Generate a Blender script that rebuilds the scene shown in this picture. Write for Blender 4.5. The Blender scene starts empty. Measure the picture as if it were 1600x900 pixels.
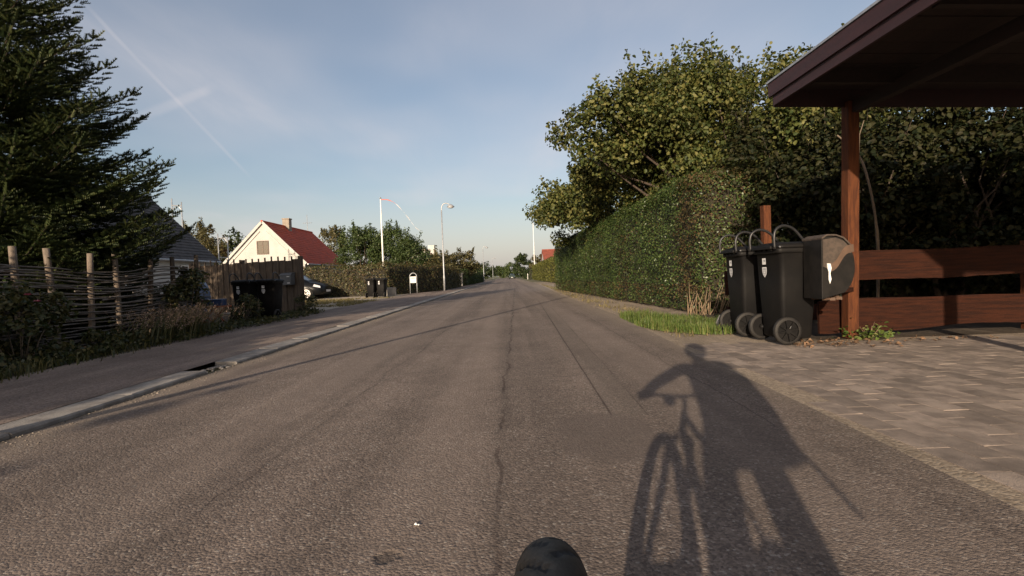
import bpy, math, random
import numpy as np
from mathutils import Vector, Matrix

# ------------------------------------------------------------------ scene, camera, sky, sun, exposure
scene = bpy.context.scene
COL = scene.collection
R = math.radians

cam_data = bpy.data.cameras.new('camera')
cam_data.sensor_width = 36.0
cam_data.lens = 18.0
cam_data.clip_start = 0.02
cam_data.clip_end = 3000
cam = bpy.data.objects.new('camera', cam_data)
COL.objects.link(cam)
cam.location = (0, 0, 0.85)
cam.rotation_euler = (Matrix.Rotation(R(-0.55), 3, 'Z') @ Matrix.Rotation(R(90 - 1.35), 3, 'X') @ Matrix.Rotation(R(-2.1), 3, 'Z')).to_euler()
scene.camera = cam

SUN_AZ = R(18.2)     # direction the shadows run, clockwise from +Y
SUN_EL = R(15.3)
world = bpy.data.worlds.new('World')
scene.world = world
world.use_nodes = True

sun_data = bpy.data.lights.new('sun', 'SUN')
sun_data.energy = 4.4
sun_data.angle = R(0.55)
sun_data.color = (1.0, 0.82, 0.62)
sun = bpy.data.objects.new('sun', sun_data)
COL.objects.link(sun)
sun_dir = Vector((math.sin(SUN_AZ) * math.cos(SUN_EL), math.cos(SUN_AZ) * math.cos(SUN_EL), -math.sin(SUN_EL)))
sun.rotation_euler = sun_dir.to_track_quat('-Z', 'Y').to_euler()
sun.location = (-10, -30, 12)

scene.view_settings.view_transform = 'Standard'
scene.view_settings.look = 'None'
scene.view_settings.exposure = 0.70
scene.view_settings.gamma = 1.0


class G:
    """small helper to write node graphs"""
    def __init__(s, tree):
        s.t = tree
        tree.nodes.clear()

    def n(s, typ, props=None, **inp):
        nd = s.t.nodes.new(typ)
        for k, v in (props or {}).items():
            setattr(nd, k, v)
        for k, v in inp.items():
            k = k.replace('_', ' ')
            sock = nd.inputs[int(k[1:])] if k[0] == 'i' and k[1:].isdigit() else nd.inputs[k]
            s.put(sock, v)
        return nd

    def put(s, sock, v):
        if isinstance(v, bpy.types.NodeSocket):
            s.t.links.new(v, sock)
        elif isinstance(v, bpy.types.Node):
            s.t.links.new(v.outputs[0], sock)
        else:
            if hasattr(sock.default_value, '__len__') and hasattr(v, '__len__') and len(v) == 3 and len(sock.default_value) == 4:
                v = (*v, 1)
            sock.default_value = v

    def m(s, op, a, b=0.0, c=0.0, clamp=False):
        nd = s.t.nodes.new('ShaderNodeMath')
        nd.operation = op
        nd.use_clamp = clamp
        s.put(nd.inputs[0], a); s.put(nd.inputs[1], b); s.put(nd.inputs[2], c)
        return nd.outputs[0]

    def mix(s, fac, a, b, blend='MIX'):
        nd = s.t.nodes.new('ShaderNodeMix')
        nd.data_type = 'RGBA'; nd.blend_type = blend
        s.put(nd.inputs[0], fac); s.put(nd.inputs[6], a); s.put(nd.inputs[7], b)
        return nd.outputs[2]

    def ramp(s, v, lo, hi, smooth=True):
        nd = s.t.nodes.new('ShaderNodeMapRange')
        nd.interpolation_type = 'SMOOTHSTEP' if smooth else 'LINEAR'
        s.put(nd.inputs[0], v); nd.inputs[1].default_value = lo; nd.inputs[2].default_value = hi
        return nd.outputs[0]

    def noise(s, vec, scale, detail=3.0, rough=0.55, dist=0.0):
        nd = s.n('ShaderNodeTexNoise', Vector=vec, Scale=scale, Detail=detail, Roughness=rough, Distortion=dist)
        return nd.outputs[0]

    def vscale(s, vec, sc):
        nd = s.t.nodes.new('ShaderNodeMapping')
        s.put(nd.inputs[0], vec); nd.inputs[3].default_value = sc
        return nd.outputs[0]


def build_world():
    g = G(world.node_tree)
    sky = g.n('ShaderNodeTexSky', dict(sky_type='NISHITA', sun_disc=False, sun_elevation=SUN_EL,
                                       sun_rotation=SUN_AZ + math.pi, altitude=20.0, air_density=1.0,
                                       dust_density=2.2, ozone_density=1.6))
    d = g.n('ShaderNodeTexCoord').outputs['Generated']
    sep = g.n('ShaderNodeSeparateXYZ', Vector=d)
    up = g.m('MAXIMUM', sep.outputs[2], 0.04)
    # project the direction on a high flat layer for cirrus
    px = g.m('DIVIDE', sep.outputs[0], g.m('ADD', up, 0.12))
    py = g.m('DIVIDE', sep.outputs[1], g.m('ADD', up, 0.12))
    lay = g.n('ShaderNodeCombineXYZ', X=px, Y=py, Z=0.0).outputs[0]
    rot = g.n('ShaderNodeMapping', Vector=lay)
    rot.inputs[2].default_value = (0, 0, R(28)); rot.inputs[3].default_value = (1.0, 0.28, 1)
    c1 = g.noise(rot.outputs[0], 0.9, 7.0, 0.6, 0.5)
    c2 = g.noise(lay, 0.55, 3.0, 0.5)
    wisps = g.m('MULTIPLY', g.ramp(c1, 0.43, 0.78), g.ramp(c2, 0.36, 0.66))
    veil = g.m('ADD', 0.10, g.m('MULTIPLY', g.ramp(c2, 0.34, 0.70), 0.42))
    cl = g.m('ADD', g.m('MULTIPLY', wisps, 0.55), veil, clamp=True)

    def trail(a, b, w, strength, sc):
        a = Vector(a).normalized(); b = Vector(b).normalized()
        nrm = a.cross(b).normalized(); mid = (a + b).normalized()
        half = math.acos(max(-1, min(1, a.dot(mid))))
        dn = g.n('ShaderNodeVectorMath', dict(operation='DOT_PRODUCT')); g.put(dn.inputs[0], d); dn.inputs[1].default_value = nrm
        dm = g.n('ShaderNodeVectorMath', dict(operation='DOT_PRODUCT')); g.put(dm.inputs[0], d); dm.inputs[1].default_value = mid
        wob = g.m('MULTIPLY', g.m('SUBTRACT', g.noise(d, sc, 3.0), 0.5), w * 1.1)
        dist = g.m('ABSOLUTE', g.m('ADD', dn.outputs['Value'], wob))
        core = g.m('SUBTRACT', 1.0, g.ramp(dist, w * 0.15, w))
        ends = g.ramp(dm.outputs['Value'], math.cos(half * 1.2), math.cos(half * 0.8))
        return g.m('MULTIPLY', g.m('MULTIPLY', core, ends), g.m('MULTIPLY', strength, g.ramp(g.noise(d, sc * .6, 2.0), 0.2, 0.6)))
    t1 = trail((-0.77, 1, 0.53), (-0.50, 1, 0.222), 0.0042, 0.20, 9.0)
    t2 = trail((-0.74, 1, 0.314), (-0.56, 1, 0.38), 0.011, 0.18, 12.0)
    cl = g.m('ADD', cl, g.m('ADD', t1, t2), clamp=True)
    low = g.m('SUBTRACT', 1.0, g.ramp(sep.outputs[2], 0.0, 0.24))
    cl = g.m('MAXIMUM', cl, g.m('MULTIPLY', low, 0.68))
    cloud_col = g.mix(0.75, sky.outputs[0], (4.9, 4.95, 5.3))
    colr = g.mix(1.0, g.mix(cl, sky.outputs[0], cloud_col), (1.08, .99, .935, 1), 'MULTIPLY')
    bg = g.n('ShaderNodeBackground', Color=colr, Strength=SKY)
    out = g.n('ShaderNodeOutputWorld', Surface=bg)


SKY = 0.090
build_world()

# ------------------------------------------------------------------ geometry helpers
rng = np.random.default_rng(7)
rnd = random.Random(5)


def tag(o, label=None, cat=None, group=None, kind=None):
    if label: o['label'] = label
    if cat: o['category'] = cat
    if group: o['group'] = group
    if kind: o['kind'] = kind
    return o


def link(name, me, mat=None, parent=None, loc=None, rotz=None):
    o = bpy.data.objects.new(name, me)
    COL.objects.link(o)
    if mat is not None and me is not None and not me.materials:
        me.materials.append(mat)
    if parent is not None: o.parent = parent
    if loc is not None: o.location = loc
    if rotz is not None: o.rotation_euler = (0, 0, rotz)
    return o


def empty(name, loc=(0, 0, 0), rotz=0.0):
    o = bpy.data.objects.new(name, None)
    COL.objects.link(o)
    o.empty_display_size = 0.1
    o.location = loc
    o.rotation_euler = (0, 0, rotz)
    return o


def copy_tree(o, parent=None):
    c = o.copy()
    COL.objects.link(c)
    c.parent = parent
    for ch in list(o.children):
        copy_tree(ch, c)
    return c


def np_mesh(name, V, F, smooth=False):
    """V (n,3), F (m,k) arrays of one polygon size"""
    me = bpy.data.meshes.new(name)
    V = np.asarray(V, dtype=np.float32); F = np.asarray(F, dtype=np.int32)
    me.vertices.add(len(V)); me.vertices.foreach_set('co', V.ravel())
    k = F.shape[1]
    me.loops.add(F.size); me.loops.foreach_set('vertex_index', F.ravel())
    me.polygons.add(len(F))
    me.polygons.foreach_set('loop_start', np.arange(0, F.size, k, dtype=np.int32))
    if smooth:
        me.polygons.foreach_set('use_smooth', np.ones(len(F), dtype=bool))
    me.update(calc_edges=True)
    return me


class MB:
    def __init__(s):
        s.v = []; s.f = []

    def add(s, vs, fs):
        n = len(s.v)
        s.v += [tuple(v) for v in vs]
        s.f += [tuple(i + n for i in f) for f in fs]
        return s

    def box(s, c, size, rot=None, top=(1, 1)):
        hx, hy, hz = size[0] / 2, size[1] / 2, size[2] / 2
        vs = []
        for z, (tx, ty) in ((-hz, (1, 1)), (hz, top)):
            for x, y in ((-hx, -hy), (hx, -hy), (hx, hy), (-hx, hy)):
                p = Vector((x * tx, y * ty, z))
                if rot is not None: p = rot @ p
                vs.append((p.x + c[0], p.y + c[1], p.z + c[2]))
        return s.add(vs, [(3, 2, 1, 0), (4, 5, 6, 7), (0, 1, 5, 4), (1, 2, 6, 5), (2, 3, 7, 6), (3, 0, 4, 7)])

    def bar(s, a, b, w, h):
        """box from a to b, w across, h in the other direction"""
        a = Vector(a); b = Vector(b); d = b - a
        q = d.to_track_quat('X', 'Z').to_matrix()
        return s.box((a + b) / 2, (d.length, w, h), q)

    def tube(s, pts, rad, seg=8, closed=False, cap=True):
        pts = [Vector(p) for p in pts]
        n = len(pts)
        if not hasattr(rad, '__len__'): rad = [rad] * n
        vs = []; prev = None
        for i, p in enumerate(pts):
            if closed: t = pts[(i + 1) % n] - pts[i - 1]
            else: t = pts[min(i + 1, n - 1)] - pts[max(i - 1, 0)]
            t.normalize()
            if prev is None:
                a = Vector((0, 0, 1)) if abs(t.z) < 0.9 else Vector((1, 0, 0))
                u = t.cross(a).normalized()
            else:
                u = (prev - t * prev.dot(t)).normalized()
            prev = u
            w = t.cross(u)
            for k in range(seg):
                an = 2 * math.pi * k / seg
                q = p + (u * math.cos(an) + w * math.sin(an)) * rad[i]
                vs.append(q)
        fs = []
        for i in range(n if closed else n - 1):
            for k in range(seg):
                a = i * seg + k; b = i * seg + (k + 1) % seg
                c = ((i + 1) % n) * seg + (k + 1) % seg; d = ((i + 1) % n) * seg + k
                fs.append((a, b, c, d))
        if cap and not closed:
            fs.append(tuple(range(seg - 1, -1, -1)))
            fs.append(tuple((n - 1) * seg + k for k in range(seg)))
        return s.add(vs, fs)

    def lathe(s, prof, c=(0, 0, 0), seg=16, axis='Z', cap=True):
        vs = []; fs = []
        for r, h in prof:
            for k in range(seg):
                a = 2 * math.pi * k / seg
                x, y, z = r * math.cos(a), r * math.sin(a), h
                if axis == 'Y': x, y, z = x, h, y
                if axis == 'X': x, y, z = h, x, y
                vs.append((x + c[0], y + c[1], z + c[2]))
        for i in range(len(prof) - 1):
            for k in range(seg):
                fs.append((i * seg + k, i * seg + (k + 1) % seg, (i + 1) * seg + (k + 1) % seg, (i + 1) * seg + k))
        if cap:
            fs.append(tuple(range(seg - 1, -1, -1)))
            fs.append(tuple((len(prof) - 1) * seg + k for k in range(seg)))
        return s.add(vs, fs)

    def prism(s, poly, f0, f1):
        """poly of 2-D points mapped to 3-D by f0 and f1 (two end faces)"""
        n = len(poly)
        vs = [f0(*p) for p in poly] + [f1(*p) for p in poly]
        fs = [tuple(range(n - 1, -1, -1)), tuple(range(n, 2 * n))]
        fs += [(i, (i + 1) % n, n + (i + 1) % n, n + i) for i in range(n)]
        return s.add(vs, fs)

    def loft(s, secs, cap=True, ring=True):
        n = len(secs[0]); vs = [p for q in secs for p in q]; fs = []
        for i in range(len(secs) - 1):
            for k in range(n if ring else n - 1):
                fs.append((i * n + k, i * n + (k + 1) % n, (i + 1) * n + (k + 1) % n, (i + 1) * n + k))
        if cap and ring:
            fs.append(tuple(range(n - 1, -1, -1)))
            fs.append(tuple((len(secs) - 1) * n + k for k in range(n)))
        return s.add(vs, fs)

    def mesh(s, name, smooth=False):
        me = bpy.data.meshes.new(name)
        me.from_pydata(s.v, [], s.f)
        if smooth:
            me.polygons.foreach_set('use_smooth', [True] * len(me.polygons))
        me.update()
        return me

    def build(s, name, mat, parent=None, smooth=False, bevel=0.0, seg=2, loc=None, rotz=None):
        o = link(name, s.mesh(name, smooth), mat, parent, loc, rotz)
        if bevel:
            b = o.modifiers.new('bevel', 'BEVEL'); b.width = bevel; b.segments = seg
            b.limit_method = 'ANGLE'; b.angle_limit = R(40)
        return o


def smooth_path(pts, n):
    """Catmull-Rom through pts"""
    P = [Vector(p) for p in pts]
    P = [P[0] * 2 - P[1]] + P + [P[-1] * 2 - P[-2]]
    out = []
    for i in range(1, len(P) - 2):
        for k in range(n):
            t = k / n
            out.append(0.5 * ((2 * P[i]) + (P[i + 1] - P[i - 1]) * t + (2 * P[i - 1] - 5 * P[i] + 4 * P[i + 1] - P[i + 2]) * t * t + (3 * P[i] - P[i - 1] - 3 * P[i + 1] + P[i + 2]) * t ** 3))
    out.append(P[-2])
    return out


def unit(a):
    return a / np.maximum(np.linalg.norm(a, axis=-1, keepdims=True), 1e-9)


def leaf_arrays(P, N, size, aspect=0.7, fold=0.18, simple=False, droop=0.0, D=None):
    """leaf blades at P with facing N; size may be an array"""
    n = len(P)
    size = np.broadcast_to(np.asarray(size, dtype=float), (n,))[:, None]
    N = unit(N)
    if D is None:
        D = rng.normal(size=(n, 3)); D[:, 2] -= droop
    D = unit(D - N * np.sum(D * N, axis=1, keepdims=True))
    S = np.cross(N, D)
    w = size * aspect * 0.5
    if simple:
        V = np.stack([P - D * size * .5, P + S * w + N * fold * size, P + D * size * .5, P - S * w + N * fold * size], 1)
        F = np.arange(n * 4).reshape(n, 4)
        return V.reshape(-1, 3), F
    b = P - D * size * .5; t = P + D * size * .5 - N * size * 0.08
    l1 = P - D * size * .2 + S * w * .9 + N * fold * size; l2 = P + D * size * .2 + S * w * .8 + N * fold * size * .7
    r1 = P - D * size * .2 - S * w * .9 + N * fold * size; r2 = P + D * size * .2 - S * w * .8 + N * fold * size * .7
    V = np.stack([b, l1, l2, t, r2, r1], 1).reshape(-1, 3)
    k = np.arange(n)[:, None] * 6
    F = np.concatenate([k + np.array([[0, 3, 2, 1]]), k + np.array([[0, 5, 4, 3]])], 0)
    return V, F


def cat(parts):
    Vs = []; Fs = []; o = 0
    for V, F in parts:
        Vs.append(V); Fs.append(F + o); o += len(V)
    return np.concatenate(Vs), np.concatenate(Fs)


def wob(P, s=1.0, seed=0.0):
    """cheap smooth pseudo-noise, about -1..1"""
    x, y, z = P[:, 0] * s + seed, P[:, 1] * s + seed * 1.7, P[:, 2] * s - seed
    return (np.sin(1.7 * x + 1.3 * y) + np.sin(2.3 * y - 1.9 * z + 1.1) + np.sin(2.9 * z + 1.6 * x + 2.0) + np.sin(5.1 * x - 4.3 * z + .5) * .5 + np.sin(4.7 * y + 5.9 * z) * .5) / 3.2


# ------------------------------------------------------------------ materials
def mat(name, col, col2=None, scale=6.0, rough=0.7, bump=0.0, bscale=40.0, metal=0.0, spec=0.5, piece=0.0, stretch=None, detail=4.0, lo=.35, hi=.65, island=0.0):
    m = bpy.data.materials.new(name)
    m.use_nodes = True
    g = G(m.node_tree)
    co = g.n('ShaderNodeTexCoord').outputs['Object']
    inf = g.n('ShaderNodeObjectInfo')
    if piece:   # every copied piece gets its own patch of the pattern
        off = g.n('ShaderNodeVectorMath', dict(operation='ADD'), i0=co, i1=inf.outputs['Location']).outputs[0]
        sh = g.n('ShaderNodeCombineXYZ', X=g.m('MULTIPLY', inf.outputs['Random'], 37.0), Y=0.0, Z=0.0).outputs[0]
        co = g.n('ShaderNodeVectorMath', dict(operation='ADD'), i0=off, i1=sh).outputs[0]
    vec = g.vscale(co, stretch) if stretch else co
    c = col if len(col) == 4 else (*col, 1)
    src = None
    if col2 is not None:
        f = g.ramp(g.noise(vec, scale, detail, 0.6), lo, hi)
        src = g.mix(f, (*col, 1), (*col2, 1))
    else:
        src = g.mix(0.0, c, c)
    if piece:
        v = g.m('ADD', 1.0 - piece, g.m('MULTIPLY', inf.outputs['Random'], 2 * piece))
        src = g.mix(1.0, src, g.n('ShaderNodeCombineXYZ', X=v, Y=v, Z=v).outputs[0], 'MULTIPLY')
    if island:
        ri = g.n('ShaderNodeNewGeometry').outputs['Random Per Island']
        v = g.m('ADD', 1.0 - island, g.m('MULTIPLY', ri, 2 * island))
        src = g.mix(1.0, src, g.n('ShaderNodeCombineXYZ', X=v, Y=v, Z=v).outputs[0], 'MULTIPLY')
    b = g.n('ShaderNodeBsdfPrincipled', Base_Color=src, Roughness=rough, Metallic=metal)
    b.inputs['Specular IOR Level'].default_value = spec
    if bump:
        bn = g.n('ShaderNodeBump', Strength=bump, Distance=0.02, Height=g.noise(vec, bscale, 5.0, 0.65))
        g.put(b.inputs['Normal'], bn)
    g.n('ShaderNodeOutputMaterial', Surface=b)
    return m


def leaf_mat(name, cols, trans=0.3, gloss=0.35, rough=0.45):
    """foliage: three leaf colours chosen leaf by leaf, part of the light shines through"""
    m = bpy.data.materials.new(name)
    m.use_nodes = True
    g = G(m.node_tree)
    ri = g.n('ShaderNodeNewGeometry').outputs['Random Per Island']
    rp = g.n('ShaderNodeValToRGB', Fac=ri)
    cr = rp.color_ramp
    cr.elements[0].color = (*cols[0], 1); cr.elements[0].position = 0.0
    cr.elements[1].color = (*cols[-1], 1); cr.elements[1].position = 1.0
    for i, c in enumerate(cols[1:-1]):
        e = cr.elements.new((i + 1) / (len(cols) - 1)); e.color = (*c, 1)
    co = g.n('ShaderNodeTexCoord').outputs['Object']
    big = g.ramp(g.noise(co, 1.1, 3.0), 0.3, 0.7)
    v = g.m('ADD', 0.78, g.m('MULTIPLY', big, 0.44))
    c = g.mix(1.0, rp.outputs[0], g.n('ShaderNodeCombineXYZ', X=v, Y=v, Z=v).outputs[0], 'MULTIPLY')
    b = g.n('ShaderNodeBsdfPrincipled', Base_Color=c, Roughness=rough)
    b.inputs['Specular IOR Level'].default_value = gloss
    tc = g.mix(1.0, c, (1.25, 1.35, 0.5, 1), 'MULTIPLY')
    t = g.n('ShaderNodeBsdfTranslucent', Color=tc)
    mx = g.n('ShaderNodeMixShader', i0=trans, i1=b.outputs[0], i2=t.outputs[0])
    g.n('ShaderNodeOutputMaterial', Surface=mx)
    return m


M = {}
M['dirt'] = mat('dirt', (.16, .12, .085), (.24, .19, .14), 3.0, .95, .6, 60)
M['gravel'] = mat('gravel', (.30, .25, .19), (.42, .36, .28), 14.0, .95, .8, 120)
M['lawn'] = mat('lawn', (.07, .075, .03), (.13, .11, .055), 1.2, .95, .7, 40)
M['concrete'] = mat('concrete', (.30, .275, .245), (.19, .17, .15), 7.0, .9, .35, 90, piece=.10)
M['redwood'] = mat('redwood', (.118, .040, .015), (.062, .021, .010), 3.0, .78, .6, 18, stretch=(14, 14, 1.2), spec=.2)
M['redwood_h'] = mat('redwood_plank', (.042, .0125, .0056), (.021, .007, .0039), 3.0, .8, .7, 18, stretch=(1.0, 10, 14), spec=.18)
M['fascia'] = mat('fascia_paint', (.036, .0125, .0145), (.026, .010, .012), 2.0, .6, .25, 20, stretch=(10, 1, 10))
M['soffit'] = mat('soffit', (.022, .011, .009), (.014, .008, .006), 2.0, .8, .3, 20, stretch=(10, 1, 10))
M['felt'] = mat('roof_felt', (.20, .20, .21), (.14, .14, .15), 8, .85, .3, 120)
M['zinc'] = mat('zinc', (.40, .41, .43), (.30, .31, .33), 8, .45, metal=.6)
M['greywood'] = mat('weathered_wood', (.115, .085, .058), (.062, .046, .034), 3.0, .9, .6, 22, stretch=(12, 12, 1), piece=.16)
M['postwood'] = mat('bare_post_wood', (.19, .15, .115), (.115, .088, .066), 3.0, .85, .5, 22, stretch=(9, 9, 1.4))
M['withy'] = mat('withy', (.20, .17, .145), (.125, .105, .088), 5.0, .85, .4, 40, piece=.25)
M['binplastic'] = mat('bin_plastic', (.0062, .0060, .0062), (.0100, .0092, .0088), 3.5, .55, .12, 300, spec=.16)
M['rubber'] = mat('rubber', (.014, .0132, .013), (.024, .0215, .019), 14, .62, .12, 200, spec=.3)
M['blackmetal'] = mat('black_metal', (.02, .02, .021), None, rough=.4, metal=.2)
M['steel'] = mat('steel', (.42, .42, .42), (.30, .30, .30), 12, .35, metal=.9)
M['galv'] = mat('galvanised', (.44, .45, .46), (.34, .35, .36), 8, .5, metal=.5)
M['white'] = mat('white_paint', (.78, .76, .72), (.70, .68, .63), 2.5, .6, .1, 60)
M['lime'] = mat('white_limewash', (.46, .45, .425), (.41, .40, .375), 1.2, .9, .15, 30)
M['greywall'] = mat('pale_wall', (.55, .54, .51), (.47, .46, .43), 1.5, .9, .2, 30)
M['sticker'] = mat('sticker', (.75, .74, .72), (.6, .6, .6), 60, .5)
M['stickergrey'] = mat('emblem_grey', (.30, .31, .33), None, rough=.5)
M['dark'] = mat('dark', (.012, .012, .012), None, rough=.8)
M['mailbrown'] = mat('brown_weathered', (.068, .049, .037), (.042, .031, .024), 20, .75, .3, 120)
M['mailtan'] = mat('tan_band', (.10, .058, .036), (.075, .044, .028), 15, .7, .15, 80)
M['mailblack'] = mat('mailbox_black', (.0075, .0070, .0066), (.013, .0115, .0105), 10, .6, .1, 80, spec=.2)
M['tape'] = mat('white_tape', (.80, .79, .76), (.65, .64, .62), 40, .5)
M['mailgrey'] = mat('mailbox_grey', (.10, .105, .11), (.08, .085, .09), 6, .5)
M['orange'] = mat('orange_paint', (.33, .085, .030), (.26, .07, .028), 6, .6)
M['bluebag'] = mat('blue_plastic', (.035, .065, .16), (.025, .045, .11), 6, .5)
M['redbox'] = mat('red_plastic', (.30, .06, .06), None, rough=.5)
M['barrelblue'] = mat('blue_grey_plastic', (.16, .20, .30), (.12, .15, .22), 4, .45)
M['bark'] = mat('bark', (.085, .062, .045), (.05, .036, .027), 4.0, .95, .9, 30, stretch=(6, 6, 1.5))
M['twig'] = mat('dry_twig', (.16, .12, .085), (.10, .075, .052), 5, .9)
M['hedgecore'] = mat('hedge_core_fill', (.020, .017, .011), (.030, .026, .015), 6, 1.0, 1.0, 20)  # dark filler for the solid core inside the hedges
M['slate'] = mat('slate', (.040, .036, .036), (.068, .060, .058), 3.0, .8, .4, 30)
M['glass'] = mat('window_glass', (.035, .04, .045), None, rough=.08, spec=.8)
M['brownframe'] = mat('brown_frame', (.16, .12, .09), (.11, .085, .065), 10, .7)
M['brick'] = mat('chimney_render', (.30, .26, .21), (.22, .19, .155), 6, .9, .4, 40)
M['carpaint'] = mat('dark_car_paint', (.0045, .005, .006), None, rough=.3, spec=.28)
M['carpaint2'] = mat('green_car_paint', (.035, .05, .035), None, rough=.28, spec=.6)
M['chrome'] = mat('wheel_silver', (.62, .62, .63), None, rough=.3, metal=.8)
M['lamp'] = mat('headlamp', (.55, .57, .6), None, rough=.12, spec=.8)
M['redflag'] = mat('pennant_red', (.42, .13, .11), None, rough=.8)
M['skin'] = mat('skin', (.50, .30, .22), (.44, .26, .19), 12, .5)
M['jacket'] = mat('jacket_cloth', (.03, .035, .05), (.022, .026, .038), 20, .85)
M['trousers'] = mat('trouser_cloth', (.05, .05, .055), (.04, .04, .045), 20, .9)
M['hair'] = mat('hair', (.03, .02, .014), (.05, .035, .024), 40, .7)
M['bikepaint'] = mat('bike_paint', (.02, .02, .024), None, rough=.3)
M['stonewall'] = mat('stone_post', (.36, .33, .29), (.25, .23, .2), 6, .9, .5, 30)
M['pebble'] = mat('pebble', (.26, .22, .18), (.15, .125, .10), 3.0, .85, island=.45)
M['deadleaf'] = mat('dead_leaf', (.13, .075, .04), (.20, .12, .07), 8, .85, island=.35)
M['brownstem'] = mat('dry_stem', (.25, .18, .11), (.17, .12, .075), 6, .85, island=.3)
M['pink'] = mat('pink_petal', (.62, .16, .24), (.72, .30, .36), 20, .6)

M['L_hazel'] = leaf_mat('hazel_leaves', [(.028, .042, .011), (.052, .066, .017), (.090, .096, .026), (.145, .135, .044)], .2, .25, .55)
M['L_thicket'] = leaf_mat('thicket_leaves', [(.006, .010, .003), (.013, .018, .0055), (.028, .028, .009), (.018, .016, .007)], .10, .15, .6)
M['L_hedge'] = leaf_mat('hedge_leaves', [(.024, .048, .012), (.042, .072, .018), (.064, .098, .024), (.092, .112, .036)], .15, .4, .42)
M['L_brown'] = leaf_mat('brown_hedge_leaves', [(.060, .038, .016), (.095, .058, .026), (.080, .062, .026), (.050, .050, .018)], .12, .25, .6)
M['L_lhedge'] = leaf_mat('beech_hedge_leaves', [(.028, .040, .012), (.050, .058, .018), (.085, .070, .028), (.11, .085, .038)], .2, .35, .5)
M['L_yellow'] = leaf_mat('yellow_hedge_leaves', [(.085, .095, .022), (.12, .125, .03), (.16, .15, .04)], .25, .35, .5)
M['L_fir'] = leaf_mat('fir_needles', [(.014, .026, .009), (.027, .042, .013), (.046, .060, .019), (.070, .078, .026)], .06, .35, .5)
M['L_dark'] = leaf_mat('dark_leaves', [(.016, .030, .010), (.028, .042, .013), (.045, .055, .018)], .15, .3, .5)
M['L_green'] = leaf_mat('green_leaves', [(.030, .052, .016), (.050, .075, .022), (.075, .095, .030)], .2, .35, .5)
M['L_olive'] = leaf_mat('olive_leaves', [(.050, .050, .020), (.080, .072, .028), (.110, .092, .040)], .2, .3, .5)
M['L_shade'] = leaf_mat('garden_leaves', [(.022, .034, .012), (.045, .055, .020), (.080, .075, .028), (.12, .10, .04)], .2, .35, .5)
M['L_grass'] = leaf_mat('grass_blades', [(.055, .095, .020), (.080, .125, .027), (.11, .15, .036), (.16, .16, .06)], .25, .3, .5)
M['L_drygrass'] = leaf_mat('dry_grass_blades', [(.10, .09, .035), (.17, .14, .06), (.23, .18, .09)], .2, .2, .6)
M['L_spike'] = leaf_mat('dry_flower_spikes', [(.16, .11, .085), (.24, .17, .13), (.30, .22, .18)], .15, .2, .7)


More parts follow.
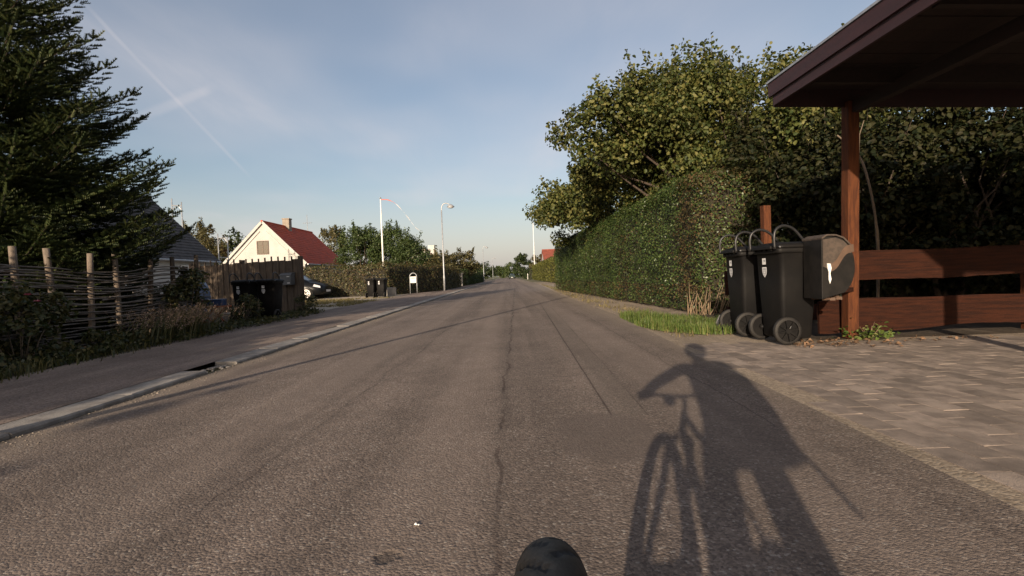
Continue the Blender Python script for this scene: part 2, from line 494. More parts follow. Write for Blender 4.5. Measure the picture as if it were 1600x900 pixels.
def road_material():
    m = bpy.data.materials.new('asphalt')
    m.use_nodes = True
    g = G(m.node_tree)
    co = g.n('ShaderNodeTexCoord').outputs['Object']
    sp = g.n('ShaderNodeSeparateXYZ', Vector=co)
    x, y = sp.outputs[0], sp.outputs[1]
    agg = g.n('ShaderNodeTexVoronoi', dict(feature='F1'), Vector=co, Scale=105.0)
    stone = g.n('ShaderNodeSeparateColor', Color=agg.outputs['Color']).outputs[0]
    fine = g.noise(co, 260.0, 2.0, .6)
    big = g.noise(co, 0.7, 4.0, .6)
    mid = g.noise(co, 5.0, 4.0, .6)
    base = g.mix(g.ramp(stone, 0.0, 1.0, False), (.128, .100, .085, 1), (.315, .250, .207, 1))
    base = g.mix(g.m('MULTIPLY', g.ramp(stone, .93, .97), .6), base, (.46, .42, .37, 1))
    base = g.mix(g.m('MULTIPLY', g.ramp(fine, .35, .62), .5), g.mix(.55, base, (.05, .042, .037, 1)), base)
    v = g.m('ADD', .80, g.m('ADD', g.m('MULTIPLY', g.ramp(big, .25, .75), .28), g.m('MULTIPLY', g.ramp(mid, .3, .7), .14)))
    base = g.mix(1.0, base, g.n('ShaderNodeCombineXYZ', X=v, Y=v, Z=v).outputs[0], 'MULTIPLY')
    # wheel tracks, lengthwise streaks
    st = g.noise(g.vscale(co, (2.6, .06, 1)), 1.0, 3.0, .6)
    v2 = g.m('ADD', .80, g.m('MULTIPLY', g.ramp(st, .3, .7), .36))
    base = g.mix(1.0, base, g.n('ShaderNodeCombineXYZ', X=v2, Y=v2, Z=v2).outputs[0], 'MULTIPLY')

    def crack(cx, slope, amp, sc, w, y0, y1, gate=.4):
        n1 = g.m('MULTIPLY', g.m('SUBTRACT', g.noise(g.n('ShaderNodeCombineXYZ', X=cx * 7.0, Y=y, Z=0.0).outputs[0], sc, 5.0, .65), .5), amp)
        line = g.m('ADD', g.m('ADD', cx, g.m('MULTIPLY', y, slope)), n1)
        dd = g.m('ABSOLUTE', g.m('SUBTRACT', x, line))
        wv = g.m('MULTIPLY', w, g.m('ADD', .35, g.noise(co, 9.0, 3.0)))
        on = g.m('LESS_THAN', dd, wv)
        soft = g.m('SUBTRACT', 1.0, g.ramp(dd, 0.0, w * 5))
        rng_ = g.m('MULTIPLY', g.m('GREATER_THAN', y, y0), g.m('LESS_THAN', y, y1))
        gt = g.ramp(g.noise(co, 1.6, 2.0), gate - .15, gate + .05)
        return g.m('MULTIPLY', g.m('MULTIPLY', on, rng_), gt), g.m('MULTIPLY', g.m('MULTIPLY', soft, rng_), .45)
    c1, s1 = crack(-.11, .018, .20, 1.7, .011, -3, 40, .52)
    c2, s2 = crack(.50, .031, .015, .8, .007, 3.02, 17, .30)
    c3, s3 = crack(.72, .031, .05, 1.1, .004, 3.0, 13, .5)
    c4, s4 = crack(-1.25, .03, .30, .7, .005, 1.0, 16, .6)
    c5, s5 = crack(1.35, .02, .14, 1.2, .004, 2.5, 11, .55)
    cr = c1; so = s1
    for a, b in ((c2, s2), (c3, s3), (c4, s4), (c5, s5)):
        cr = g.m('MAXIMUM', cr, a); so = g.m('MAXIMUM', so, b)
    base = g.mix(so, base, g.mix(.5, base, (.05, .042, .036, 1)))
    base = g.mix(g.m('MULTIPLY', cr, .6), base, (.03, .018, .016, 1))
    # repair patch with finer stone, and a trench strip
    n3 = g.m('MULTIPLY', g.m('SUBTRACT', g.noise(co, 3.2, 4.0), .5), 1.1)
    ex = g.m('DIVIDE', g.m('SUBTRACT', x, .50), .27); ey = g.m('DIVIDE', g.m('SUBTRACT', y, 2.68), .40)
    rr = g.m('ADD', g.m('ADD', g.m('POWER', g.m('ABSOLUTE', ex), 3.0), g.m('POWER', g.m('ABSOLUTE', ey), 3.0)), n3)
    patch = g.m('SUBTRACT', 1.0, g.ramp(rr, .45, 1.25))
    base = g.mix(g.m('MULTIPLY', patch, .9), base, g.mix(.72, base, (.112, .090, .078, 1)))
    strip = g.m('MULTIPLY', g.m('MULTIPLY', g.ramp(g.m('SUBTRACT', x, g.m('MULTIPLY', y, .031)), .50, .52), g.m('SUBTRACT', 1.0, g.ramp(g.m('SUBTRACT', x, g.m('MULTIPLY', y, .031)), .70, .73))),
                g.m('MULTIPLY', g.m('GREATER_THAN', y, 3.02), g.m('LESS_THAN', y, 17.0)))
    base = g.mix(g.m('MULTIPLY', strip, .34), base, (.13, .108, .09, 1))
    # small broken hole with soil
    hx = g.m('DIVIDE', g.m('ADD', x, .40), .045); hy = g.m('DIVIDE', g.m('SUBTRACT', y, 1.56), .035)
    hole = g.m('SUBTRACT', 1.0, g.ramp(g.m('ADD', g.m('ADD', g.m('MULTIPLY', hx, hx), g.m('MULTIPLY', hy, hy)), g.m('MULTIPLY', g.m('SUBTRACT', g.noise(co, 26.0, 4.0), .5), 3.6)), .2, 1.4))
    base = g.mix(g.m('MULTIPLY', hole, .75), base, (.03, .024, .02, 1))
    # sand along both edges
    ed = g.m('MAXIMUM', g.ramp(g.m('ADD', g.m('MULTIPLY', x, -1.0), g.m('MULTIPLY', g.noise(co, 2.2, 4.0), .5)), 2.75, 3.3), g.ramp(g.m('ADD', x, g.m('MULTIPLY', g.noise(co, 2.2, 4.0), .6)), 1.85, 2.45))
    base = g.mix(g.m('MULTIPLY', ed, .55), base, (.25, .205, .155, 1))
    moss = g.ramp(g.m('SUBTRACT', g.m('MULTIPLY', x, -1.0), g.m('MULTIPLY', g.noise(co, 3.5, 4.0), .16)), 2.80, 2.90)
    base = g.mix(g.m('MULTIPLY', moss, .85), base, (.045, .038, .026, 1))
    for tx in (-1.55, -.35, 1.15):   # polished wheel tracks
        q = g.m('DIVIDE', g.m('ADD', g.m('SUBTRACT', x, tx), g.m('MULTIPLY', g.m('SUBTRACT', g.noise(co, .5, 2.0), .5), .5)), .24)
        tr = g.m('SUBTRACT', 1.0, g.ramp(g.m('ABSOLUTE', q), .2, 1.6))
        base = g.mix(g.m('MULTIPLY', tr, .26), base, (.245, .196, .164, 1))
    pits = g.ramp(g.noise(co, 38.0, 3.0, .7), .66, .74)
    base = g.mix(g.m('MULTIPLY', pits, .5), base, (.05, .04, .034, 1))
    wear = g.ramp(g.noise(g.vscale(co, (1.0, .35, 1)), 1.7, 5.0, .65, .4), .52, .70)
    base = g.mix(g.m('MULTIPLY', wear, .42), base, (.105, .083, .071, 1))
    b = g.n('ShaderNodeBsdfPrincipled', Base_Color=base, Roughness=.92)
    b.inputs['Specular IOR Level'].default_value = .25
    h = g.m('ADD', g.m('MULTIPLY', g.m('SUBTRACT', 1.0, agg.outputs['Distance']), .55), g.m('MULTIPLY', fine, .35))
    h = g.m('SUBTRACT', h, g.m('ADD', g.m('MULTIPLY', cr, 1.6), g.m('MULTIPLY', hole, 2.0)))
    h = g.m('ADD', h, g.m('MULTIPLY', mid, .8))
    bn = g.n('ShaderNodeBump', Strength=.62, Distance=.009, Height=h)
    g.put(b.inputs['Normal'], bn)
    g.n('ShaderNodeOutputMaterial', Surface=b)
    return m


M['asphalt'] = road_material()


def walk_material(name, a, b_, sc=90.0):
    m = bpy.data.materials.new(name)
    m.use_nodes = True
    g = G(m.node_tree)
    co = g.n('ShaderNodeTexCoord').outputs['Object']
    agg = g.n('ShaderNodeTexVoronoi', dict(feature='F1'), Vector=co, Scale=sc)
    stone = g.n('ShaderNodeSeparateColor', Color=agg.outputs['Color']).outputs[0]
    base = g.mix(stone, (*a, 1), (*b_, 1))
    big = g.noise(co, .9, 5.0, .6)
    st = g.noise(g.vscale(co, (3.0, .25, 1)), 1.0, 4.0, .65)
    v = g.m('ADD', .72, g.m('ADD', g.m('MULTIPLY', g.ramp(big, .3, .7), .3), g.m('MULTIPLY', g.ramp(st, .35, .7), .3)))
    base = g.mix(1.0, base, g.n('ShaderNodeCombineXYZ', X=v, Y=v, Z=v).outputs[0], 'MULTIPLY')
    base = g.mix(g.m('MULTIPLY', g.ramp(st, .56, .7), .6), base, (.27, .22, .165, 1))
    b = g.n('ShaderNodeBsdfPrincipled', Base_Color=base, Roughness=.95)
    b.inputs['Specular IOR Level'].default_value = .2
    bn = g.n('ShaderNodeBump', Strength=.5, Distance=.008, Height=g.m('ADD', g.m('MULTIPLY', agg.outputs['Distance'], -.6), g.noise(co, 30.0, 4.0)))
    g.put(b.inputs['Normal'], bn)
    g.n('ShaderNodeOutputMaterial', Surface=b)
    return m


M['walk'] = walk_material('pavement_asphalt', (.13, .100, .084), (.26, .205, .17))
M['sand'] = walk_material('sandy_dirt', (.19, .15, .11), (.34, .28, .215), 70.0)
M['soil'] = walk_material('garden_soil', (.045, .034, .025), (.085, .066, .048), 50.0)
M['paver'] = mat('paver_concrete', (.29, .235, .195), (.165, .132, .110), 5.0, .93, .55, 140, piece=.22, detail=6.0)


def tile_mat(name, a, b_, courses=(0, 0, 1), sc=3.2):
    m = mat(name, a, b_, 2.2, .75, .5, 24, piece=.0)
    return m


M['redtile'] = tile_mat('red_tiles', (.48, .060, .012), (.33, .042, .010))
M['redtile2'] = tile_mat('red_tiles_far', (.24, .06, .035), (.18, .05, .03))


# ------------------------------------------------------------------ ground, road, kerb, pavements
def sheet(name, poly, z, m, parent=None, grid=None):
    b = MB()
    b.add([(x, y, z) for x, y in poly], [tuple(range(len(poly)))])
    o = b.build(name, m, parent)
    if parent is None: o['kind'] = 'structure'
    return o


sheet('ground', [(-1500, -300), (1500, -300), (1500, 2500), (-1500, 2500)], -0.035, M['lawn'])
right_edge = [(1.70, -30), (1.70, 1.7), (1.79, 3.1), (1.85, 4.8), (1.94, 6.3), (2.03, 7.9), (2.17, 10.5), (2.14, 16), (2.24, 23), (2.7, 38), (3.1, 61), (3.1, 400)]
sheet('road', [(-2.97, -30)] + right_edge + [(-2.97, 400)], 0.0, M['asphalt'])
sheet('sidewalk', [(-3.21, -30), (-3.21, 48), (-3.21, 120), (-5.0, 120), (-4.2, 48), (-5.6, 30), (-5.45, 14.5), (-5.35, 9.5), (-4.9, 5), (-4.9, -30)], 0.036, M['walk'])
sheet('garden_ground', [(-4.9, -30), (-4.9, 5), (-5.35, 9.5), (-5.45, 14.5), (-16, 18), (-40, 18), (-40, -30)], 0.030, M['soil'])
sheet('gravel_yard', [(-5.45, 14.5), (-5.6, 30), (-4.2, 48), (-14, 48), (-30, 26), (-16, 18)], 0.025, M['gravel'])
sheet('roadside_verge', [(1.94, 6.3), (2.03, 7.9), (2.17, 10.5), (2.14, 16), (2.24, 23), (2.7, 38), (3.1, 61), (14, 61), (14, -30), (1.5, -30), (1.5, 6.3)][::-1], -0.012, M['sand'])
sheet('fence_bed', [(3.45, 5.68), (14, 5.72), (14, 9.5), (3.45, 9.5), (3.3, 7.4)], -0.006, M['soil'])

# kerb of metre-long stones, one missing
kerb = empty('kerb', (-3.09, 0, 0)); kerb['kind'] = 'structure'
kverts = []
kb = MB(); kb.loft([[(-.12, t, -.06), (.12, t, -.06), (.12, t, .022), (.108, t, .034), (-.12, t, .040)] for t in (-.494, .494)])
kmesh = kb.mesh('kerb_stone')
kmesh.materials.append(M['concrete'])
yk = -5.0 + .04
i = 0
while yk < 62:
    yc = yk + .5
    if not (4.95 < yc < 5.75):
        o = link('kerb_stone', kmesh, None, kerb, (rnd.uniform(-.008, .008), yc, rnd.uniform(-.008, .004)))
        o.rotation_euler = (rnd.uniform(-.006, .006), rnd.uniform(-.02, .02), rnd.uniform(-.006, .006))
    if yc < 4.6 or yc > 5.6: yk += 1.0
    else: yk += .55 if yc > 4.9 else 1.0
fk = MB(); fk.box((0, 0, 0), (.24, 300, .12)); fk.build('kerb_far_run', M['concrete'], kerb, loc=(0, 213.2, -.022)); 
rub = MB()
for k in range(26):
    a = rnd.uniform(0, 6.28)
    s_ = rnd.uniform(.010, .032)
    rub.lathe([(s_ * .4, -s_ * .4), (s_, -s_ * .1), (s_ * .8, s_ * .4), (s_ * .2, s_ * .6)], (rnd.uniform(-.09, .12), 5.31 + rnd.uniform(-.26, .26), -.012), seg=6)
r_ = rub.build('kerb_rubble', M['concrete'], kerb); r_['kind'] = 'stuff'

# block paved driveway: blocks as pieces
drive = empty('driveway', (1.8, 0, 0)); drive['kind'] = 'structure'
sheet('joint_sand', [(-.30, -6), (10.5, -6), (10.5, 5.70), (.9, 5.70), (.5, 6.1), (-.30, 6.1)], -0.0015, M['sand'], drive)
PW, PL = .152, .285


def paver_mesh(k):
    r2 = random.Random(k)
    b = MB()
    w, l = PW / 2 - .0025, PL / 2 - .0025
    c = .008
    j = lambda: r2.uniform(-.002, .002)
    bot = [(-w, -l, -.04), (w, -l, -.04), (w, l, -.04), (-w, l, -.04)]
    mid = [(-w + j(), -l + j(), 0.0), (w + j(), -l + j(), 0.0), (w + j(), l + j(), 0.0), (-w + j(), l + j(), 0.0)]
    top = [(-w + c + j(), -l + c + j(), .0012), (w - c + j(), -l + c + j(), .0012), (w - c + j(), l - c + j(), .0012), (-w + c + j(), l - c + j(), .0012)]
    b.loft([bot, mid, top])
    me = b.mesh('paver'); me.materials.append(M['paver'])
    return me


pm = [paver_mesh(k) for k in range(5)]
far_pav = MB()
npav = 0
cands = []
for ix in range(0, 62):
    for iy in range(-18, 21):
        X = 1.8 + .03 + (ix + .5) * PW
        Y = (iy + .5 + (.5 if ix % 2 else 0)) * PL
        lim = 5.66 if X > 2.9 else 5.95
        if Y > lim - .14: continue
        edge = 1.75 + max(0, (Y - 1.7)) * .03 + .035 * math.sin(Y * 2.3)
        if X - PW / 2 < edge + .01: continue
        cands.append((X, Y))
vis = [c for c in cands if c[1] > 1.6 and c[0] < c[1] * 1.02 + .15]
vis.sort(key=lambda c: c[0] ** 2 + c[1] ** 2)
near = set(vis[:290])
for X, Y in cands:
    zz = rnd.uniform(-.003, .004)
    if (X, Y) in near:
        o = link('paver', pm[rnd.randrange(5)], None, drive, (X - 1.8, Y, .0006 + zz * .3))
        o.rotation_euler = (rnd.uniform(-.004, .004), rnd.uniform(-.009, .009), rnd.uniform(-.012, .012) + (math.pi if rnd.random() < .5 else 0))
    else:
        far_pav.box((X - 1.8, Y, -.0205 + zz * .4), (PW - .006, PL - .006, .045))
fp = far_pav.build('paver_field', M['paver'], drive); fp['kind'] = 'stuff'

# ------------------------------------------------------------------ foliage builders
def hedge_leaf_points(p0, p1, h0, h1, thick, n, lump=.10, depth=.22, ends=(True, True), sides=(True, True), zmin=.05):
    """points and normals on the skin of a clipped hedge from p0 to p1 (front line), body on the right-hand side of p0->p1"""
    p0 = np.array(p0, float); p1 = np.array(p1, float)
    d = p1 - p0; L = np.linalg.norm(d); d /= L
    nr = np.array([d[1], -d[0]])          # right of travel = into the body
    hm = (h0 + h1) / 2
    areas = [L * hm * (1 if sides[0] else 0), L * hm * (.3 if sides[1] else 0), L * thick, thick * hm * (1 if ends[0] else 0), thick * hm * (1 if ends[1] else 0)]
    tot = sum(areas)
    Ps = []; Ns = []
    for k, a in enumerate(areas):
        m = int(n * a / tot)
        if m == 0: continue
        s = rng.random(m) * L; t = rng.random(m) * thick; z = rng.random(m)
        hh = h0 + (h1 - h0) * s / L
        if k == 0: t = t * 0; nn = np.tile([-nr[0], -nr[1], .15], (m, 1)); z = zmin + z * (hh - zmin)
        elif k == 1: t = t * 0 + thick; nn = np.tile([nr[0], nr[1], .15], (m, 1)); z = zmin + z * (hh - zmin)
        elif k == 2: nn = np.tile([0, 0, 1.], (m, 1)); z = hh
        elif k == 3: s = s * 0; nn = np.tile([-d[0], -d[1], .15], (m, 1)); z = zmin + z * (h0 - zmin)
        else: s = s * 0 + L; nn = np.tile([d[0], d[1], .15], (m, 1)); z = zmin + z * (h1 - zmin)
        P = np.stack([p0[0] + d[0] * s + nr[0] * t, p0[1] + d[1] * s + nr[1] * t, z], 1)
        # rounded shoulders
        rad = min(.35, thick * .4)
        dz = np.clip((z - (hh - rad)) / rad, 0, 1)
        pull = rad * (1 - np.sqrt(np.clip(1 - dz ** 2, 0, 1)))
        if k in (0, 1, 3, 4): P[:, :2] -= nn[:, :2] * pull[:, None] * .8
        if k == 2:
            et = np.minimum(np.minimum(t, thick - t), np.minimum(s, L - s) if ends[0] or ends[1] else t)
            q = np.clip(1 - et / rad, 0, 1)
            P[:, 2] -= rad * (1 - np.sqrt(np.clip(1 - q ** 2, 0, 1))) * .8
        out = wob(P, 1.3) * lump + wob(P, 4.1, 3.) * lump * .45 - np.abs(rng.normal(size=m)) * depth * .55 + .04
        P = P + unit(nn) * out[:, None]
        Ps.append(P); Ns.append(nn)
    return np.concatenate(Ps), np.concatenate(Ns)


def hedge_core(p0, p1, h0, h1, thick, inset=.2):
    p0 = Vector((*p0, 0)); p1 = Vector((*p1, 0)); d = (p1 - p0); L = d.length; d.normalize()
    nr = Vector((d.y, -d.x, 0))
    b = MB(); secs = []
    ns = max(3, int(L / .6))
    for i in range(ns + 1):
        s = inset + (L - 2 * inset) * i / ns
        h = h0 + (h1 - h0) * s / L - inset
        c = p0 + d * s
        w = [rnd.uniform(-.05, .05) for _ in range(8)]
        ring = [(inset * 1.0, 0.0), (inset, h * .55), (inset + .05, h * .85), (inset + .22, h), (thick - inset - .22, h), (thick - inset - .05, h * .85), (thick - inset, h * .5), (thick - inset, 0.0)]
        secs.append([c + nr * (t + w[k]) + Vector((0, 0, z + (w[k - 1] if z > .1 else 0))) for k, (t, z) in enumerate(ring)])
    b.loft(secs)
    return b


def shell_clumps(n, c, r, inner=.35, zmin=None):
    """clump centres spread through an ellipsoid, most near its surface"""
    out = []
    while len(out) < n:
        v = rng.normal(size=3); v /= np.linalg.norm(v)
        q = inner + (1 - inner) * rng.random() ** .5
        p = np.array(c) + v * np.array(r) * q
        if zmin is not None and p[2] < zmin: continue
        out.append(p)
    return np.array(out)


def crown_points(clumps, rad, per, flat=.75):
    """leaf points in a ball round each clump, facing outward and up"""
    k = len(clumps)
    rad = np.broadcast_to(rad, (k,))
    idx = np.repeat(np.arange(k), per)
    v = unit(rng.normal(size=(len(idx), 3)))
    q = rng.random(len(idx)) ** .45
    P = clumps[idx] + v * (rad[idx] * q)[:, None] * np.array([1, 1, flat])
    N = v * .7 + rng.normal(size=v.shape) * .55 + np.array([0, 0, .55])
    return P, N


def branch_tubes(b, base, targets, r0, seg=5, bend=.25, split=.35):
    base = Vector(base)
    for t in targets:
        t = Vector(t)
        mid1 = base.lerp(t, split) + Vector((rnd.uniform(-1, 1), rnd.uniform(-1, 1), rnd.uniform(0, 1))) * bend * (t - base).length * .25
        mid2 = base.lerp(t, .7) + Vector((rnd.uniform(-1, 1), rnd.uniform(-1, 1), rnd.uniform(-.4, .8))) * bend * (t - base).length * .2
        b.tube([base, mid1, mid2, t], [r0, r0 * .7, r0 * .4, r0 * .12], seg)
    return b


def tree(name, label, cat_, base, crowns, leafm, leaf, per, nclump, crad, trunk_r=.12, fork=.3, keep=None, group=None, simple=True, shoots=0, droop=.3, aspect=.7, stems=1, zmin=None, limb_n=14):
    """crowns: list of (centre, radii). Thing > trunk, crown"""
    t = empty(name, (base[0], base[1], 0))
    tag(t, label, cat_, group)
    bx, by = base
    cl = []
    for (c, r), k in zip(crowns, nclump):
        cl.append(shell_clumps(k, c, r, zmin=zmin))
    cl = np.concatenate(cl)
    if keep is not None: cl = cl[[keep(p) for p in cl]]
    rad = rng.uniform(crad[0], crad[1], len(cl))
    P, N = crown_points(cl, rad, per)
    parts = [leaf_arrays(P, N, rng.uniform(leaf * .6, leaf * 1.25, len(P)), aspect, simple=simple, droop=droop)]
    tw = MB()
    if shoots:
        top = cl[np.argsort(-(cl[:, 2] + rng.random(len(cl)) * 1.2))][:shoots]
        for s in top:
            ln = rng.uniform(.30, .80)
            c0 = np.array([x for x in crowns[0][0]])
            dr = unit((s - c0)[None])[0] * .5 + np.array([rng.normal() * .25, rng.normal() * .25, .8])
            dr /= np.linalg.norm(dr)
            q = rng.random(34) * ln
            pp = s + dr * (q + .25)[:, None] + rng.normal(size=(34, 3)) * .07
            parts.append(leaf_arrays(pp, rng.normal(size=(34, 3)) + [0, 0, .4], rng.uniform(leaf * .6, leaf * 1.15, 34), aspect, simple=simple, droop=droop))
            tw.tube([s, s + dr * (ln + .2)], [.008, .003], 4)
    V, F = cat(parts)
    V = V - np.array([bx, by, 0])
    cr = link('crown', np_mesh('crown', V, F), leafm, t)
    b = MB()
    zf = max(.25, fork * float(np.mean([c[0][2] for c in crowns])))
    sel = cl[rng.permutation(len(cl))[:limb_n]]
    roots = []
    for s in range(stems):
        a = 6.28 * s / max(stems, 1) + rnd.random()
        off = .0 if stems == 1 else .28
        p = Vector((bx + math.cos(a) * off * .5, by + math.sin(a) * off * .5, -.05))
        c0 = crowns[s % len(crowns)][0]
        q = Vector((bx + math.cos(a) * off + (c0[0] - bx) * .25, by + math.sin(a) * off + (c0[1] - by) * .25, zf))
        b.tube([p, p.lerp(q, .5) + Vector((rnd.uniform(-.05, .05), rnd.uniform(-.05, .05), 0)), q], [trunk_r * 1.25, trunk_r, trunk_r * .8], 8)
        roots.append(q)
    for i, s in enumerate(sel):
        branch_tubes(b, roots[i % len(roots)], [s], trunk_r * .6)
    b.v += tw.v if not tw.v else []
    n0 = len(b.v)
    b.v += tw.v; b.f += [tuple(i + n0 for i in f) for f in tw.f]
    b.v = [(x - bx, y - by, z) for x, y, z in b.v]
    b.build('trunk', M['bark'], t, smooth=True)
    return t


def grass_arrays(P, h, w, lean=.35, dirn=None):
    """blades: bent three-quad-free triangles strips (2 quads -> one quad + tip)"""
    n = len(P)
    h = np.broadcast_to(h, (n,))[:, None]
    a = rng.random(n) * 2 * math.pi
    S = np.stack([np.cos(a), np.sin(a), np.zeros(n)], 1)
    D = np.stack([-np.sin(a), np.cos(a), np.zeros(n)], 1) * (rng.normal(size=(n, 1)) * lean)
    if dirn is not None: D = D + np.array(dirn)[None]
    up = np.array([0, 0, 1.])
    m = P + up * h * .55 + D * h * .3
    t = P + up * h * (1 - .25 * np.minimum(1, np.linalg.norm(D, axis=1, keepdims=True))) + D * h
    V = np.stack([P - S * w, P + S * w, m + S * w * .8, m - S * w * .8, t + S * w * .1, t - S * w * .1], 1).reshape(-1, 3)
    k = np.arange(n)[:, None] * 6
    F = np.concatenate([k + np.array([[0, 1, 2, 3]]), k + np.array([[3, 2, 4, 5]])], 0)
    return V, F

# ------------------------------------------------------------------ right: clipped hedge, hazel, thicket
def hedge(name, label, segs, leafm, leaf, n_per_m2, group=None, brown=None, core=True, lump=.1, depth=.22, aspect=.6):
    """segs: list of (p0,p1,h0,h1,thick,ends)"""
    t = empty(name, (segs[0][0][0], segs[0][0][1], 0)); tag(t, label, 'hedge', group)
    ox = np.array([segs[0][0][0], segs[0][0][1], 0.])
    Ps = []; Ns = []; cb = MB()
    for p0, p1, h0, h1, th, ends in segs:
        L = math.dist(p0, p1)
        A = 1.3 * L * h0 + L * th + th * h0 * (ends[0] + ends[1])
        P, N = hedge_leaf_points(p0, p1, h0, h1, th, int(A * n_per_m2), lump, depth, ends)
        Ps.append(P); Ns.append(N)
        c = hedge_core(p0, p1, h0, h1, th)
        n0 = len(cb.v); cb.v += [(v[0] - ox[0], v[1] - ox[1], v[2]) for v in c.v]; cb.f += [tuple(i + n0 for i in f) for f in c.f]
    P = np.concatenate(Ps); N = np.concatenate(Ns)
    mask = brown(P) if brown is not None else np.zeros(len(P), bool)
    Nj = N + rng.normal(size=N.shape) * .55
    for nm, mk, mm in (('foliage', ~mask, leafm), ('withered_foliage', mask, M['L_brown'])):
        if mk.sum() == 0: continue
        V, F = leaf_arrays(P[mk] - ox, Nj[mk], rng.uniform(leaf * .6, leaf * 1.4, mk.sum()), aspect, fold=.15, simple=True)
        link(nm, np_mesh(nm, V, F), mm, t)
    cb.build('branches', M['hedgecore'], t)  # solid dark core added inside the leaf skin to block light
    return t


def brown_right(P):
    y, z = P[:, 1], P[:, 2]
    m1 = np.exp(-((y - 10.25 + .12 * z) / .42) ** 2) * (z > .4)
    m2 = np.exp(-((y - 14.6) / .55) ** 2) * (z < 1.9) * .8
    m3 = (z < .55) * .5
    pr = m1 * .95 + m2 * .5 + m3 * .8 + .03 + .20 * np.clip(wob(P, 1.0, 9.), 0, 1)
    return rng.random(len(P)) < pr * (.75 + .5 * wob(P, 3.0, 2.))


hr = hedge('clipped_hedge', 'tall dense clipped green hedge with brown withered strip along right roadside', [((3.55, 9.55), (2.68, 28.0), 2.72, 2.58, 1.5, (True, True))], M['L_hedge'], .048, 1350, brown=brown_right, lump=.11, depth=.26, aspect=.5)
# bare stems showing at the foot of the near end
for k in range(34):
    sb = MB()
    y0 = 9.5 + abs(rnd.gauss(0, .35)); x0 = 3.5 + rnd.uniform(-.12, .65) - .047 * (y0 - 9.5)
    if k < 22: y0 = 9.42 + rnd.uniform(-.08, .15)
    p = Vector((x0 - 3.55, y0 - 9.55, 0))
    q = p + Vector((rnd.uniform(-.15, .2), rnd.uniform(-.12, .1), rnd.uniform(.2, .62)))
    sb.tube([p, p.lerp(q, .5) + Vector((rnd.uniform(-.04, .04), rnd.uniform(-.04, .04), 0)), q], [rnd.uniform(.006, .014), .006, .003], 5)
    sb.build('stem', M['brownstem'], hr, smooth=True)

tree('hazel_tree', 'tall broad hazel with yellow-green leaves rising above the clipped hedge', 'tree', (6.0, 13.4),
     [((5.75, 13.6, 4.1), (3.4, 3.2, 2.1)), ((3.65, 14.4, 4.6), (2.1, 2.6, 1.6)), ((7.0, 11.8, 3.4), (2.6, 2.2, 1.5))], M['L_hazel'], .100, 400, [116, 56, 44], (.45, .85), .10,
     simple=False, shoots=64, keep=lambda p: not (p[2] < 3.5 and p[0] < 5.2 and p[1] > 11.5 and rnd.random() < .85), droop=.6, aspect=.8, stems=6, zmin=1.2, limb_n=46)
tree('hazel_tree', 'farther dark hazel overhanging the far end of the clipped hedge', 'tree', (4.9, 20.5),
     [((4.7, 19.6, 3.7), (3.1, 3.6, 2.1)), ((3.6, 22.5, 3.6), (2.1, 2.8, 1.7))], M['L_hazel'], .12, 300, [68, 36], (.45, .85), .10,
     simple=False, shoots=26, keep=lambda p: not (p[2] < 3.0 and p[0] < 3.9 and rnd.random() < .15), droop=.6, aspect=.8, stems=5, zmin=1.3, limb_n=30)
thk = [((5.75, 8.6), 3.4, 'leafy dark shrub behind the bins, nearest the clipped hedge'),
       ((7.3, 8.3), 3.5, 'leafy dark shrub behind the red fence, middle of the thicket'),
       ((9.0, 8.4), 3.6, 'leafy dark shrub behind the red fence at the right edge'),
       ((10.9, 8.6), 3.8, 'leafy dark shrub past the right end of the red fence'),
       ((5.4, 10.6), 3.9, 'dark shrub in the second row between hedge and thicket')]
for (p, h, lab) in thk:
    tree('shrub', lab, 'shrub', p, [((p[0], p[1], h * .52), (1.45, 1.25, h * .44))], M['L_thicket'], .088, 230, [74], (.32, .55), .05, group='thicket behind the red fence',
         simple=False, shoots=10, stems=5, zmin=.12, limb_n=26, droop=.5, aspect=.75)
hedge('garden_hedge', 'dark backing hedge added to close bright gaps in the thicket behind the red fence', [((5.4, 9.9), (15.0, 10.3), 2.9, 2.9, 1.2, (True, True))][::1], M['L_thicket'], .10, 130, lump=.2, depth=.3)  # added backing: keeps bright ground and sky from showing through the shrubs
bw = MB()
bw.tube(smooth_path([(5.35, 7.35, .1), (5.3, 7.25, 1.1), (5.15, 7.15, 1.8), (4.95, 7.1, 2.35), (4.62, 7.05, 2.62)], 4), [.022] * 6 + [.016] * 6 + [.010] * 5, 6)
bw.tube([(4.95, 7.1, 2.35), (4.93, 7.05, 2.62), (4.96, 7.0, 2.8)], [.010, .007, .004], 5)
bw.tube([(4.82, 7.08, 2.47), (4.74, 7.1, 2.62)], [.008, .004], 5)
tag(bw.build('bare_branch', M['twig'], smooth=True), 'thin bare branch standing up in front of the dark thicket', 'branch')

# ------------------------------------------------------------------ carport
cp = empty('carport', (4.0, 3.0, 0)); tag(cp, 'dark red-brown wooden carport with flat roof over the paved drive', 'carport')
O = Vector((4.0, 3.0, 0))


def rel(o, *pts): return [tuple(Vector(p) - o) for p in pts]


